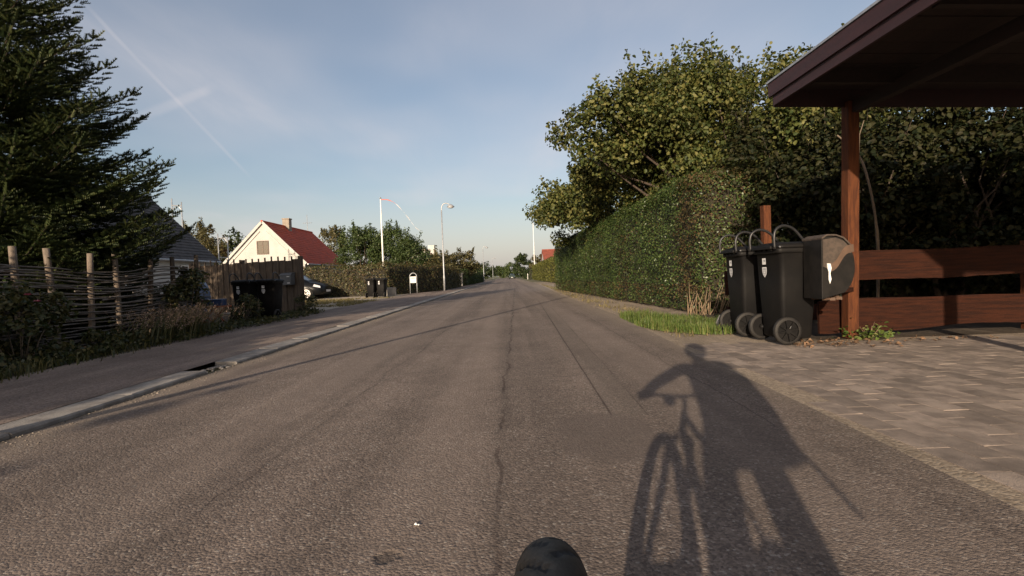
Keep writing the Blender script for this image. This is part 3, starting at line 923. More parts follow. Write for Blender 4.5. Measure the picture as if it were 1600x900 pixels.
RX0, RX1, RY0, RY1 = 2.97, 9.4, -1.2, 5.62
slope = lambda x: -(x - RX0) * .033
b = MB()
for x0, x1, z0, z1, nm in ((RX0, RX1, 2.80, 2.86, 'roof'),):
    b.loft([[(x - O.x, RY0 - O.y, 2.80 + slope(x)), (x - O.x, RY1 - O.y, 2.80 + slope(x)), (x - O.x, RY1 - O.y, 2.855 + slope(x)), (x - O.x, RY0 - O.y, 2.855 + slope(x))] for x in (RX0 + .004, RX1)])
roof = b.build('roof', M['felt'], cp)
nb = 30
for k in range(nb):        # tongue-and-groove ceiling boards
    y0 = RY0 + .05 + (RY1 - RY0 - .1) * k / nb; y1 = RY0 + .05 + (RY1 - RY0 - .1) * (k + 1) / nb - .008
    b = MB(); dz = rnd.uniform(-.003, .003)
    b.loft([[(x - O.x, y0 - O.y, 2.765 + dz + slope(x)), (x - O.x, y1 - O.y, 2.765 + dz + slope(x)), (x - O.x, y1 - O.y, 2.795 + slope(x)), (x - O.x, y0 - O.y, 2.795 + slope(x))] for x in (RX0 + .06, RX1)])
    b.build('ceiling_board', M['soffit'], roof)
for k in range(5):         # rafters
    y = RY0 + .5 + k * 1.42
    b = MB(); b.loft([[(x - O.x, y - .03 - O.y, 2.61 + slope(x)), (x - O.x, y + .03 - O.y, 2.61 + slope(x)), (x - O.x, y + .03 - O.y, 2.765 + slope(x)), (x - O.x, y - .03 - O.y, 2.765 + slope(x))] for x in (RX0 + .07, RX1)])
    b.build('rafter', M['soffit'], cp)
b = MB(); b.box((RX0 - .012 - O.x, (RY0 + RY1) / 2 - O.y, 2.775), (.026, RY1 - RY0 + .05, .145)); b.build('fascia_board', M['fascia'], cp)
b = MB(); b.box((RX0 + .014 - O.x, (RY0 + RY1) / 2 - .02 - O.y, 2.652), (.026, RY1 - RY0 - .02, .105)); b.build('fascia_board', M['fascia'], cp)
b = MB(); b.loft([[(x - O.x, RY1 + .004 - O.y, 2.60 + slope(x)), (x - O.x, RY1 + .03 - O.y, 2.60 + slope(x)), (x - O.x, RY1 + .03 - O.y, 2.85 + slope(x)), (x - O.x, RY1 + .004 - O.y, 2.85 + slope(x))] for x in (RX0 + .03, RX1)]); b.build('fascia_board', M['fascia'], cp)
b = MB(); b.box((RX0 - .012 - O.x, (RY0 + RY1) / 2 - O.y, 2.862), (.05, RY1 - RY0 + .08, .022)); b.build('edge_trim', M['zinc'], cp)


def post(a, b_, w, d, parent, m=M['redwood'], name='post'):
    mb = MB(); a = Vector(a); b_ = Vector(b_)
    ns = 6; secs = []
    for i in range(ns + 1):
        c = a.lerp(b_, i / ns)
        j = [rnd.uniform(-.002, .002) for _ in range(4)]
        secs.append([(c.x - w / 2 + j[0], c.y - d / 2, c.z), (c.x + w / 2 + j[1], c.y - d / 2, c.z), (c.x + w / 2 + j[2], c.y + d / 2, c.z), (c.x - w / 2 + j[3], c.y + d / 2, c.z)])
    mb.loft(secs)
    return mb.build(name, m, parent, bevel=.006, seg=1)


post(Vector((3.90, 5.80, 0)) - O, Vector((3.835, 5.62, 2.62)) - O, .125, .125, cp)
post(Vector((3.94, 2.2, 0)) - O, Vector((3.94, 2.2, 2.6)) - O, .125, .125, cp)
post(Vector((3.94, -1.0, 0)) - O, Vector((3.94, -1.0, 2.6)) - O, .125, .125, cp)
post(Vector((8.9, 5.7, 0)) - O, Vector((8.9, 5.55, 2.46)) - O, .125, .125, cp)
post(Vector((8.9, 2.2, 0)) - O, Vector((8.9, 2.2, 2.46)) - O, .125, .125, cp)
b = MB(); b.bar(Vector((3.86, RY0 + .05, 2.55)) - O, Vector((3.86, RY1 - .05, 2.55)) - O, .09, .12); b.build('beam', M['soffit'], cp)

# plank fence, red-brown, beyond the drive
fe = empty('plank_fence', (3.6, 5.95, 0)); tag(fe, 'low red-brown fence of two wide waney-edged planks under the carport', 'fence')
FO = Vector((3.6, 5.95, 0))


def plank(x0, x1, zb, zt, y, parent, seed, wav=.02, th=.035, slope_=0.0, o=FO, m=M['redwood_h'], butt=0.0):
    r2 = random.Random(seed); n = max(6, int((x1 - x0) / .09)); secs = []
    ph = r2.random() * 9
    for i in range(n + 1):
        x = x0 + (x1 - x0) * i / n
        zz = slope_ * (x - x0)
        wb = wav * (math.sin(x * 2.1 + ph) * .7 + math.sin(x * 5.3 + ph * 2) * .35) + r2.uniform(-.003, .003)
        wt = wav * .8 * (math.sin(x * 1.7 + ph * 3) * .7 + math.sin(x * 4.4 + ph) * .3)
        yy = y + .012 * math.sin(x * 1.3 + ph)
        secs.append([(x - o.x, yy - o.y, zb + zz + wb), (x - o.x, yy + th - o.y, zb + zz + wb), (x - o.x, yy + th - o.y, zt + zz + wt), (x - o.x, yy - o.y, zt + zz + wt)])
    mb = MB(); mb.loft(secs)
    return mb.build('plank', m, parent)


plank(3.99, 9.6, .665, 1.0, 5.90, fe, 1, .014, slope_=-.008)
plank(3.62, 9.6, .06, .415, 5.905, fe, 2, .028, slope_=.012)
post((6.2 - FO.x, 6.02 - FO.y, -.02), (6.2 - FO.x, 6.02 - FO.y, 1.05), .11, .11, fe)
post((8.3 - FO.x, 6.02 - FO.y, -.02), (8.3 - FO.x, 6.02 - FO.y, 1.05), .11, .11, fe)
# the same fence returns behind the bins
fe2 = empty('plank_fence', (3.83, 7.5, 0)); tag(fe2, 'short red-brown plank fence with a tall post behind the two large bins', 'fence')
F2 = Vector((3.83, 7.5, 0))
post((0, 0, -.02), (-.01, -.02, 1.74), .11, .11, fe2)
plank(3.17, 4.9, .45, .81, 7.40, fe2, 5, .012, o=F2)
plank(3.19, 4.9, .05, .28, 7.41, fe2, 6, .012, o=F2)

# ------------------------------------------------------------------ wheelie bins
def make_bin():
    t = empty('wheelie_bin')
    # body: local -x is the back with handles and wheels; tapered, rounded corners
    def ring(x0, x1, w, z, r=.05):
        pts = []
        for cx, cy, a0 in ((x1 - r, w - r, 0), (x0 + r, w - r, 90), (x0 + r, -w + r, 180), (x1 - r, -w + r, 270)):
            for k in range(5):
                a = R(a0 + k * 22.5)
                pts.append((cx + r * math.cos(a), cy + r * math.sin(a), z))
        return pts
    b = MB()
    b.loft([ring(-.13, .17, .195, .055), ring(-.15, .19, .205, .07), ring(-.175, .235, .245, .70), ring(-.185, .25, .255, .985), ring(-.215, .27, .272, .987), ring(-.217, .272, .274, 1.035), ring(-.205, .26, .265, 1.036)])
    b.build('body', M['binplastic'], t, smooth=False, bevel=.004, seg=1)
    for o in (t.children[0],):
        o.data.polygons.foreach_set('use_smooth', [len(p.vertices) == 4 for p in o.data.polygons])
    b = MB()
    secs = []
    for z, ins in ((1.038, -.006), (1.062, -.006), (1.09, .03), (1.105, .10), (1.108, .16)):
        secs.append(ring(-.205 + ins * .5, .285 - ins, .280 - ins, z))
    b.loft(secs); lid = b.build('lid', M['binplastic'], t, smooth=True)
    b = MB()
    b.bar((-.235, -.20, 1.05), (-.235, .20, 1.05), .05, .035); b.build('hinge_rail', M['binplastic'], t, bevel=.006)
    for k in (-.16, -.05, .06, .17):
        b = MB(); b.add([(-.19, k - .008, .99), (-.19, k + .008, .99), (-.25, k + .008, 1.03), (-.25, k - .008, 1.03), (-.19, k - .008, 1.035), (-.19, k + .008, 1.035)], [(0, 1, 2, 3), (3, 2, 5, 4), (0, 3, 4), (1, 5, 2), (0, 4, 5, 1)]); b.build('rib', M['binplastic'], t)
    for s in (-1, 1):      # big arched handles
        y = s * .255
        b = MB(); b.tube(smooth_path([(-.24, y, 1.03), (-.245, y, 1.16), (-.215, y * .98, 1.24), (-.13, y * .96, 1.275), (-.02, y * .94, 1.235), (.10, y * .92, 1.10)], 5), .015, 8)
        h = b.build('handle', M['blackmetal'], t, smooth=True)
        b = MB(); b.lathe([(.009, -.006), (.009, .006)], (-.20, s * .28, 1.052), 8, 'Y'); b.build('bolt', M['steel'], h)
    # axle and wheels
    b = MB(); b.lathe([(.012, -.28), (.012, .28)], (-.13, 0, .15), 8, 'Y'); b.build('axle', M['steel'], t)
    for s in (-1, 1):
        w = empty('wheel', (-.13, s * .262, .15)); w.parent = t
        b = MB(); b.lathe([(.115, -.026), (.140, -.026), (.150, -.016), (.150, .016), (.140, .026), (.115, .026), (.115, -.026)], (0, 0, 0), 28, 'Y', cap=False); b.build('tyre', M['rubber'], w, smooth=True)
        b = MB(); b.lathe([(.116, -.004), (.116, .004)], (0, 0, 0), 24, 'Y'); b.lathe([(.03, -.03), (.03, .03)], (0, 0, 0), 12, 'Y'); b.build('hub', M['binplastic'], w)
        b = MB()
        for k in range(8):
            a = R(45 * k + 10)
            b.bar((.025 * math.cos(a), s * .014, .025 * math.sin(a)), (.114 * math.cos(a), s * .014, .114 * math.sin(a)), .020, .014)
        b.build('spoke_ring', M['binplastic'], w)
        b = MB(); a = R(62); b.bar((-.006, s * .026, -.006), (.06 * math.cos(a), s * .026, .06 * math.sin(a)), .004, .008); b.build('axle_clip', M['steel'], w)
    # white sticker and shield emblem on the back
    xb = lambda z: -.185 + (.985 - z) * .0335 - .004
    b = MB(); b.add([(xb(.94), .03, .94), (xb(.94), .105, .94), (xb(.87), .105, .87), (xb(.87), .03, .87)], [(3, 2, 1, 0)]); st = b.build('sticker', M['sticker'], t)
    b = MB(); b.add([(xb(.92) - .001, .045, .925), (xb(.92) - .001, .075, .925), (xb(.88) - .001, .075, .90), (xb(.88) - .001, .045, .90)], [(3, 2, 1, 0)]); b.build('print', M['stickergrey'], st)
    sh = [(-.046, .84), (.046, .84), (.048, .795), (.034, .755), (0, .725), (-.034, .755), (-.048, .795)]
    b = MB(); b.add([(xb(z) - .001, .065 + y, z) for y, z in sh], [tuple(range(6, -1, -1))]); e = b.build('emblem', M['sticker'], t)
    sh2 = [(y * .78, .785 + (z - .785) * .78) for y, z in sh]
    b = MB(); b.add([(xb(z) - .002, .065 + y, z) for y, z in sh2], [tuple(range(6, -1, -1))]); b.build('emblem_field', M['stickergrey'], e)
    b = MB()
    for k in (-1, 0, 1):   # crown-like mark over wavy bars
        b.add([(xb(.80) - .003, .065 + k * .016 - .006, .795), (xb(.80) - .003, .065 + k * .016 + .006, .795), (xb(.82) - .003, .065 + k * .016, .822)], [(2, 1, 0)])
    b.add([(xb(.78) - .003, .045, .778), (xb(.78) - .003, .085, .778), (xb(.79) - .003, .085, .79), (xb(.79) - .003, .045, .79)], [(3, 2, 1, 0)])
    b.add([(xb(.76) - .003, .050, .757), (xb(.76) - .003, .080, .757), (xb(.77) - .003, .080, .767), (xb(.77) - .003, .050, .767)], [(3, 2, 1, 0)])
    b.build('emblem_mark', M['sticker'], e)
    return t


bin0 = make_bin()
bins = [((3.10, 5.70), .03, 1.0, 'black wheelie bin nearest the mailbox, shield emblem on its back', 'black bins beside the carport post'),
        ((3.06, 6.47), -.04, 1.0, 'black wheelie bin nearest the clipped hedge, behind the one by mailbox', 'black bins beside the carport post'),
        ((-5.98, 11.75), R(80), .86, 'black wheelie bin in shade before the grey wooden fence, left one', 'black bins before the grey fence'),
        ((-5.47, 11.85), R(84), .86, 'black wheelie bin in shade before the grey wooden fence, under the grey mailbox side', 'black bins before the grey fence'),
        ((-6.72, 25.5), R(70), .86, 'small dark bin at the gravel edge by far beech hedge, left one of the pair', 'dark bins by the far hedge'),
        ((-6.24, 25.55), R(76), .86, 'small dark bin at the gravel edge by far beech hedge, next to pale stone block', 'dark bins by the far hedge')]
for k, ((x, y), rz, sc, lab, grp) in enumerate(bins):
    o = bin0 if k == 0 else copy_tree(bin0)
    o.location = (x, y, .004 if x > 0 else .030); o.rotation_euler = (0, 0, rz); o.scale = (sc, sc, sc)
    tag(o, lab, 'bin', grp)

# ------------------------------------------------------------------ mailbox on the carport post
mbx = empty('mailbox', (3.31, 5.26, .5)); tag(mbx, 'weathered black mailbox with tan wave band beside the carport post', 'mailbox')


def dprof(n=18):
    pts = [(-.155, .0), (-.15, .60), (-.10, .635)]
    for k in range(n + 1):
        a = R(88 - 150 * k / n)
        pts.append((-.02 + .205 * math.cos(a), .325 + .30 * math.sin(a)))
    return pts


pf = dprof()
b = MB(); b.prism(pf, lambda x, z: (x, -.16, z), lambda x, z: (x, .16, z)); b.build('case', M['mailblack'], mbx, bevel=.006)
# wave band and brown upper field, raised on the near face
up = [(-.14, .60), (-.14, .33), (-.08, .30), (-.03, .33), (.02, .40), (.07, .46), (.15, .455), (.125, .52), (.07, .58), (-.01, .615)]
b = MB(); b.prism(up, lambda x, z: (x, -.166, z), lambda x, z: (x, -.158, z)); b.build('upper_panel', M['mailbrown'], mbx)
wv = []
for k in range(13):
    t_ = k / 12
    wv.append((-.075 + .245 * t_, .255 + .20 * (1 / (1 + math.exp(-8 * (t_ - .45)))) + .015))
wv2 = [(x - .004, z + .085 - .02 * abs(k / 12 - .5)) for k, (x, z) in enumerate(wv)]
b = MB(); b.prism(wv + wv2[::-1], lambda x, z: (x, -.170, z), lambda x, z: (x, -.160, z)); b.build('wave_band', M['mailtan'], mbx)
b = MB()
tp = [(-.105, .36), (-.07, .355), (-.062, .31), (-.075, .26), (-.066, .2), (-.08, .155), (-.092, .2), (-.09, .27), (-.10, .31)]
b.prism(tp, lambda x, z: (x, -.174, z), lambda x, z: (x, -.166, z)); b.build('tape', M['tape'], mbx)
b = MB(); b.prism([(x * 1.0, z) for x, z in [(-.155, .62), (-.152, .60), (-.10, .636), (-.01, .632), (.06, .605), (.13, .535), (.14, .545), (.07, .62), (-.01, .648), (-.10, .652)]], lambda x, z: (x, -.175, z), lambda x, z: (x, .175, z)); b.build('lid', M['mailbrown'], mbx, bevel=.004)
b = MB(); b.bar((.02, .10, .06), (.56, .46, .06), .05, .05); b.bar((.02, .10, .40), (.55, .44, .40), .05, .05); b.build('bracket', M['redwood_h'], mbx)
b = MB()
for k in range(16):
    x = -.02 + rnd.uniform(-.07, .12); b.box((x, rnd.uniform(-.1, .1), .005 + rnd.uniform(-.01, .02)), (.05, .05, .03), Matrix.Rotation(rnd.random() * 3, 3, 'Z'))
b.build('rotten_base', M['mailtan'], mbx)

# ------------------------------------------------------------------ left: woven fence, plants, fir
wf = empty('woven_fence', (-5.83, 7.0, 0)); tag(wf, 'low woven wattle fence with pale bare posts beside the footpath', 'fence')
py = [3.6, 4.2, 4.75, 5.25, 5.72, 6.2, 6.66, 7.2, 7.76, 8.38, 9.0, 9.65]
for k, y in enumerate(py):
    hh = [1.40, 1.38, 1.42, 1.36, 1.40, 1.42, 1.42, 1.38, 1.40, 1.34, 1.40, 1.46][k]
    ln = rnd.uniform(-.03, .03)
    b = MB()
    pts = [(0, y - 7.0, -.1), (ln * .4, y - 7.0 + ln, .6), (ln, y - 7.0 + ln * 1.6 - (.05 if k == 6 else 0), hh)]
    b.tube(smooth_path(pts, 4), [.042, .042, .041, .04, .04, .039, .039, .038, .037], 10)
    p = b.build('post', M['postwood'] if 4 < k < 9 else M['greywood'], wf, smooth=False)
    p.data.polygons.foreach_set('use_smooth', [len(q.vertices) == 4 for q in p.data.polygons])
for row in range(29):
    z0 = .10 + row * .039
    y0 = 3.4 + rnd.uniform(-.3, .3)
    while y0 < 9.3:
        L = rnd.uniform(1.9, 3.1); y1 = min(y0 + L, 9.9 + rnd.uniform(-.1, .15))
        n = max(6, int((y1 - y0) / .11)); pts = []; rad = []
        zz = z0 + rnd.uniform(-.008, .008); tilt = rnd.uniform(-.012, .012); ph = rnd.random() * 6
        for i in range(n + 1):
            y = y0 + (y1 - y0) * i / n
            # phase runs with the posts so the rods weave in and out
            q = np.interp(y, py, range(len(py)))
            sag = -.07 * math.exp(-((y - 7.6) / .9) ** 2) * (row / 27) + .05 * math.exp(-((y - 8.9) / .7) ** 2) * (row / 27)
            pts.append((.022 + .05 * math.cos(math.pi * q + math.pi * row) + rnd.uniform(-.006, .006), y - 7.0, zz + tilt * (y - y0) + sag + .008 * math.sin(2.2 * y + ph)))
            rad.append(.0125 - .005 * i / n)
        b = MB(); b.tube(pts, rad, 5); b.build('withy', M['withy'], wf, smooth=True)
        y0 = y1 - .25


def fir(base, height, rmax, z0=.45):
    t = empty('fir_tree', (base[0], base[1], 0)); tag(t, 'large dark fir tree with spreading layered branches behind the woven fence', 'tree')
    tb = MB(); tb.tube([(0, 0, -.1), (.02, .01, height * .4), (0, 0, height)], [.17, .11, .02], 10)
    SP = []; SD = []; SU = []; SL = []
    z = z0
    while z < height - .15:
        f = (z - z0) / (height - z0)
        R_ = rmax * (1 - f) ** .85 * (.55 + .45 * min(1, f / .18)) if f < .18 else rmax * (1 - f) ** .85
        nbr = 9 if f < .6 else 7
        a0 = rnd.random() * 6.28
        for k in range(nbr):
            a = a0 + 6.283 * k / nbr + rnd.uniform(-.2, .2)
            L = R_ * rnd.uniform(.78, 1.08) + .12
            dx, dy = math.cos(a), math.sin(a)
            facing = dx * .75 - dy * .45       # towards the street and camera
            dens = 1.0 if facing > -.25 else .6
            rise = rnd.uniform(-.12, .06) + .22 * f
            def pos(s):
                # droops in the middle, tip lifts
                return np.array([dx * L * s, dy * L * s, z + L * (rise * s - .22 * s * (1 - s) * 2 + .10 * s ** 3)])
            tb.tube([pos(0), pos(.35), pos(.7), pos(1.0)], [.022 * (1 - f) + .006, .012 * (1 - f) + .004, .006, .003], 4)
            side = np.array([-dy, dx, 0])
            ns = max(3, int(L * .92 / .115))
            for i in range(ns):
                s = .10 + .90 * (i + .5) / ns
                p = pos(s); tg = unit((pos(min(1, s + .03)) - pos(s - .03))[None])[0]
                if rnd.random() > dens: continue
                ll = min(L * .42, .06 + (1 - s) * L * .62) * rnd.uniform(.75, 1.1)
                for sd in (-1, 1):
                    ld = tg * .62 + side * sd * .78 + np.array([0, 0, -.05 + rnd.uniform(-.08, .08)])
                    ld /= np.linalg.norm(ld)
                    m = max(1, int(ll / .085))
                    for q in range(m):
                        c = p + ld * (ll * (q + .6) / m) + np.array([0, 0, -.18 * (ll * (q + .6) / m) ** 2 * 2])
                        for s2 in (-1, 1):
                            dd = ld * .75 + np.cross(ld, [0, 0, 1]) * s2 * .62 + np.array([0, 0, .10 + rnd.uniform(-.15, .22)])
                            SP.append(c); SD.append(dd); SL.append(rnd.uniform(.08, .15))
                    SP.append(p + ld * ll); SD.append(ld + np.array([0, 0, .15])); SL.append(.13)
                SP.append(p); SD.append(tg + np.array([0, 0, .5])); SL.append(.10)
            SP.append(pos(1.0)); SD.append(tg + np.array([0, 0, .25])); SL.append(.16)
        z += .235 + .09 * f
    SP = np.array(SP); SD = unit(np.array(SD)); SL = np.array(SL)[:, None]
    n = len(SP)
    up = unit(np.array([0, 0, 1.]) + rng.normal(size=(n, 3)) * .3)
    S = unit(np.cross(SD, up)); U = np.cross(S, SD)
    parts = []
    # needle sprays: pairs of slanting needle tufts along each shoot, plus a thin spindle
    for j in range(4):
        s = .12 + .25 * j
        c = SP + SD * SL * s
        for sx, su in ((1, .35), (-1, .35), (0.25, 1.0)):
            tip = c + SD * .028 + (S * sx + U * su) * .030 * (1.1 - .35 * s)
            w = SD * .014
            V = np.stack([c - w, c + w, tip + w * .25, tip - w * .25], 1).reshape(-1, 3)
            parts.append((V, np.arange(n * 4).reshape(n, 4)))
    tipc = SP + SD * SL
    V = np.stack([SP - S * .010, SP + S * .010, tipc + SD * .02 + S * .008, tipc + SD * .02 - S * .008], 1).reshape(-1, 3)
    parts.append((V, np.arange(n * 4).reshape(n, 4)))
    # reorder so that every shoot is one connected colour: colours are by island, fine as is
    V, F = cat(parts)
    link('crown', np_mesh('crown', V, F), M['L_fir'], t)
    tb.build('trunk', M['bark'], t, smooth=True)
    print('fir shoots', n)
    return t


fir((-7.95, 7.9), 7.5, 3.1)

# plants at the foot of the woven fence
def bush(name, label, c, r, h, n, leaf, leafm, group=None, stems=14, flower=None):
    t = empty(name, (c[0], c[1], .03)); tag(t, label, 'plant', group)
    cl = shell_clumps(max(10, n // 60), (0, 0, h * .55), (r[0], r[1], h * .5), zmin=.05)
    P, N = crown_points(cl, rng.uniform(.10, .2, len(cl)), 60)
    V, F = leaf_arrays(P, N, rng.uniform(leaf * .6, leaf * 1.3, len(P)), .6, simple=False)
    link('leaves', np_mesh('leaves', V, F), leafm, t)
    b = MB()
    for s in cl[:stems]:
        b.tube([(s[0] * .2, s[1] * .2, -.02), (s[0] * .6, s[1] * .6, s[2] * .6), tuple(s)], [.008, .006, .003], 4)
    b.build('stems', M['twig'], t, smooth=True)
    return t


rb = bush('rose_bush', 'leafy rose bush with a pink bloom before the woven fence at left edge', (-5.45, 5.75), (.34, .75), .90, 2200, .065, M['L_shade'])
for px, pyy, pz in ((.10, .02, .80), (.15, -.55, .66), (.05, .18, .72)):
    b = MB()
    for ring_, (rr, tl) in enumerate(((.045, .3), (.032, .8), (.018, 1.2))):
        for k in range(6):
            a = 6.283 * k / 6 + ring_
            o_ = Vector((math.cos(a), math.sin(a), 0)); s_ = Vector((-o_.y, o_.x, 0))
            c = Vector((px, pyy, pz)); 
            b.add([c, c + o_ * rr * .6 + s_ * rr * .5 + Vector((0, 0, rr * tl * .5)), c + o_ * rr + Vector((0, 0, rr * tl)), c + o_ * rr * .6 - s_ * rr * .5 + Vector((0, 0, rr * tl * .5))], [(0, 1, 2, 3)])
    b.build('bloom', M['pink'], rb)
bush('garden_shrub', 'low dark leafy plant in the bed before the middle of the woven fence', (-5.40, 7.1), (.25, .45), .30, 700, .06, M['L_shade'])
bush('climbing_shrub', 'leafy green climber growing over the far end of the woven fence', (-5.72, 9.2), (.25, .5), 1.15, 1700, .075, M['L_shade'])
bush('garden_shrub', 'small dark bush beside the orange stand', (-5.65, 10.9), (.3, .4), .6, 900, .055, M['L_shade'])
bush('garden_shrub', 'dark weeds against the grey wooden fence below the mailbox', (-5.35, 13.6), (.25, .25), .55, 700, .055, M['L_shade'])
# lavender-like clump with dry spikes
lv = empty('dry_flower_clump', (-5.38, 8.25, .03)); tag(lv, 'grassy clump of dry pinkish flower spikes leaning over the footpath edge', 'plant')
n = 620
P = np.stack([rng.normal(size=n) * .20, rng.normal(size=n) * .45, np.zeros(n)], 1)
V, F = grass_arrays(P, rng.uniform(.35, .62, n), .0045, .45, (.25, .25, 0)); link('foliage', np_mesh('foliage', V, F), M['L_shade'], lv)  # these blades are the stalks that carry the flower spikes
k_ = np.arange(n) * 6
tips = (V[k_ + 4] + V[k_ + 5]) / 2; dirs = unit(tips - V[k_])
parts = []
for j in range(7):
    q = tips - dirs * (.02 * j) + rng.normal(size=(n, 3)) * .005
    parts.append(leaf_arrays(q, rng.normal(size=(n, 3)), .024, .6, simple=True))
V, F = cat(parts); link('flower_spikes', np_mesh('flower_spikes', V, F), M['L_spike'], lv)

# low weeds along the footpath edge (uncountable)
n = 9000
yy = rng.uniform(-6, 14.6, n); ex = np.interp(yy, [-30, 5, 9.5, 14.5], [-4.9, -4.9, -5.35, -5.45])
P = np.stack([ex - .12 + rng.normal(size=n) * .13 + .05 * np.sin(yy * 3), yy, np.full(n, .03)], 1)
V, F = grass_arrays(P, rng.uniform(.04, .16, n), .006, .7); tag(link('edge_weeds', np_mesh('edge_weeds', V, F), M['L_shade']), 'low weeds and grass along the shaded footpath edge', 'weeds', kind='stuff')
n = 5000
P = np.stack([rng.uniform(-5.9, -4.95, n), rng.uniform(3.5, 14, n), rng.uniform(.035, .16, n)], 1)
V, F = leaf_arrays(P, rng.normal(size=(n, 3)) + [0, 0, 1], rng.uniform(.03, .08, n), .6, simple=True); tag(link('ground_cover', np_mesh('ground_cover', V, F), M['L_shade']), 'dark ground cover leaves in the bed under the woven fence', 'ground cover', kind='stuff')

# ------------------------------------------------------------------ grey board fence with mailbox, barrel and stand before it
A = Vector((-5.60, 13.95, .05)); B = Vector((-9.85, 16.05, .05))
bf = empty('board_fence', A); tag(bf, 'weathered grey-brown fence of vertical boards behind the black bins', 'fence')
d = (B - A); L = d.length; d.normalize(); nrm = Vector((d.y, -d.x, 0))
if nrm.y > 0: nrm = -nrm
rot = Matrix(((d.x, nrm.x, 0), (d.y, nrm.y, 0), (0, 0, 1)))
nb = 18
for k in range(nb):
    s = (k + .5) * L / nb; w = L / nb
    h = 1.44 + rnd.uniform(-.02, .02)
    b = MB(); b.box(d * s + Vector((0, 0, h / 2 + .02)), (w - .012, .022, h), rot @ Matrix.Rotation(rnd.uniform(-.006, .006), 3, 'Y')); b.build('board', M['greywood'], bf)
    hb = 1.54 + rnd.uniform(-.02, .02)
    b = MB(); c = d * (s - w / 2) + nrm * .022 + Vector((0, 0, hb / 2 + .03)); b.box(c, (.045, .02, hb), rot); b.build('batten', M['greywood'], bf)
for z in (.35, 1.2):
    b = MB(); b.bar(d * .0 - nrm * .04 + Vector((0, 0, z)), d * L - nrm * .04 + Vector((0, 0, z)), .04, .09); b.build('rail', M['greywood'], bf)
for s in (-.05, L * .5, L):
    b = MB(); b.box(d * s - nrm * (.06 if s > 0 else -.01) + Vector((0, 0, .77)), (.10, .10, 1.56), rot); b.build('post', M['greywood'], bf, bevel=.006)
# grey mailbox hung on it
gm = empty('mailbox', A + d * .36 + nrm * .04 + Vector((0, 0, .78)), math.atan2(d.y, d.x) + math.pi); tag(gm, 'flat grey metal mailbox hung on the weathered board fence', 'mailbox')
b = MB(); b.prism([(-.0, 0), (-.0, .33), (-.10, .31), (-.14, .27), (-.14, 0)], lambda y, z: (-.21, y, z), lambda y, z: (.21, y, z)); b.build('case', M['mailgrey'], gm, bevel=.005)
b = MB(); b.prism([(.004, .335), (-.10, .315), (-.15, .27), (-.15, .255), (-.143, .255), (-.143, .268), (-.098, .308), (.004, .328)], lambda y, z: (-.22, y, z), lambda y, z: (.22, y, z)); b.build('flap', M['mailgrey'], gm)
for z, x in ((.225, .11), (.05, .12)):
    b = MB(); b.box((x, -.144, z), (.10, .006, .022)); b.build('name_plate', M['sticker'], gm)

# blue-grey barrel and the orange stand with its boxes
br = empty('barrel', (-7.02, 11.65, .03)); tag(br, 'blue-grey plastic barrel lying against the end of the woven fence', 'barrel')
b = MB(); b.lathe([(.18, .0), (.22, .03), (.26, .2), (.28, .42), (.27, .62), (.24, .82), (.18, .93), (.08, .97)], seg=24); b.build('drum', M['barrelblue'], br, smooth=True)
for z, r0 in ((.28, .270), (.60, .274)):
    b = MB(); b.lathe([(r0 - .01, z - .02), (r0 + .012, z - .008), (r0 + .012, z + .008), (r0 - .01, z + .02)], seg=24, cap=False); b.build('hoop', M['barrelblue'], br, smooth=True)
os_ = empty('folding_stand', (-6.0, 10.45, .03), R(-14)); tag(os_, 'orange folding stand beside the footpath, boxes lying on it', 'stand')
b = MB(); b.box((0, 0, .42), (.62, .36, .03)); b.build('top', M['orange'], os_, bevel=.004)
for y in (-.14, .14):
    for sx in (-1, 1):
        b = MB(); b.bar((sx * .26, y + sx * .012, 0), (-sx * .22, y + sx * .012, .405), .022, .035); b.build('leg', M['orange'], os_)
b = MB(); b.bar((-.26, -.15, .1), (-.26, .15, .1), .02, .03); b.build('stretcher', M['orange'], os_)
q = Matrix.Rotation(.15, 3, 'Z')
b = MB(); b.box((-5.88, 10.40, .524), (.30, .24, .11), q); b.box((-5.88, 10.40, .589), (.32, .26, .02), q)
tag(b.build('storage_box', M['bluebag'], bevel=.012), 'small blue plastic box on the orange stand', 'box')
b = MB(); b.box((-6.17, 10.5, .524), (.22, .2, .11), q); b.box((-6.17, 10.5, .589), (.24, .22, .018), q)
tag(b.build('storage_box', M['redbox'], bevel=.012), 'small red plastic box on the orange stand', 'box')

# ------------------------------------------------------------------ houses
def roof_courses(b, e0, e1, r0, r1, n, lift=.025, th=.03):
    """stepped courses of tiles between eave line e0-e1 and ridge line r0-r1"""
    e0, e1, r0, r1 = map(Vector, (e0, e1, r0, r1))
    nn = (e1 - e0).cross(r0 - e0).normalized()
    if nn.z < 0: nn = -nn
    for i in range(n):
        a, c = i / n, (i + 1) / n + .25 / n
        c = min(c, 1.0)
        p = [e0.lerp(r0, a) + nn * lift * 1.6, e1.lerp(r1, a) + nn * lift * 1.6, e1.lerp(r1, c) + nn * lift * .4, e0.lerp(r0, c) + nn * lift * .4]
        q = [v - nn * th for v in p]
        b.add(p + q, [(0, 1, 2, 3), (7, 6, 5, 4), (0, 4, 5, 1), (1, 5, 6, 2), (2, 6, 7, 3), (3, 7, 4, 0)])
    return b


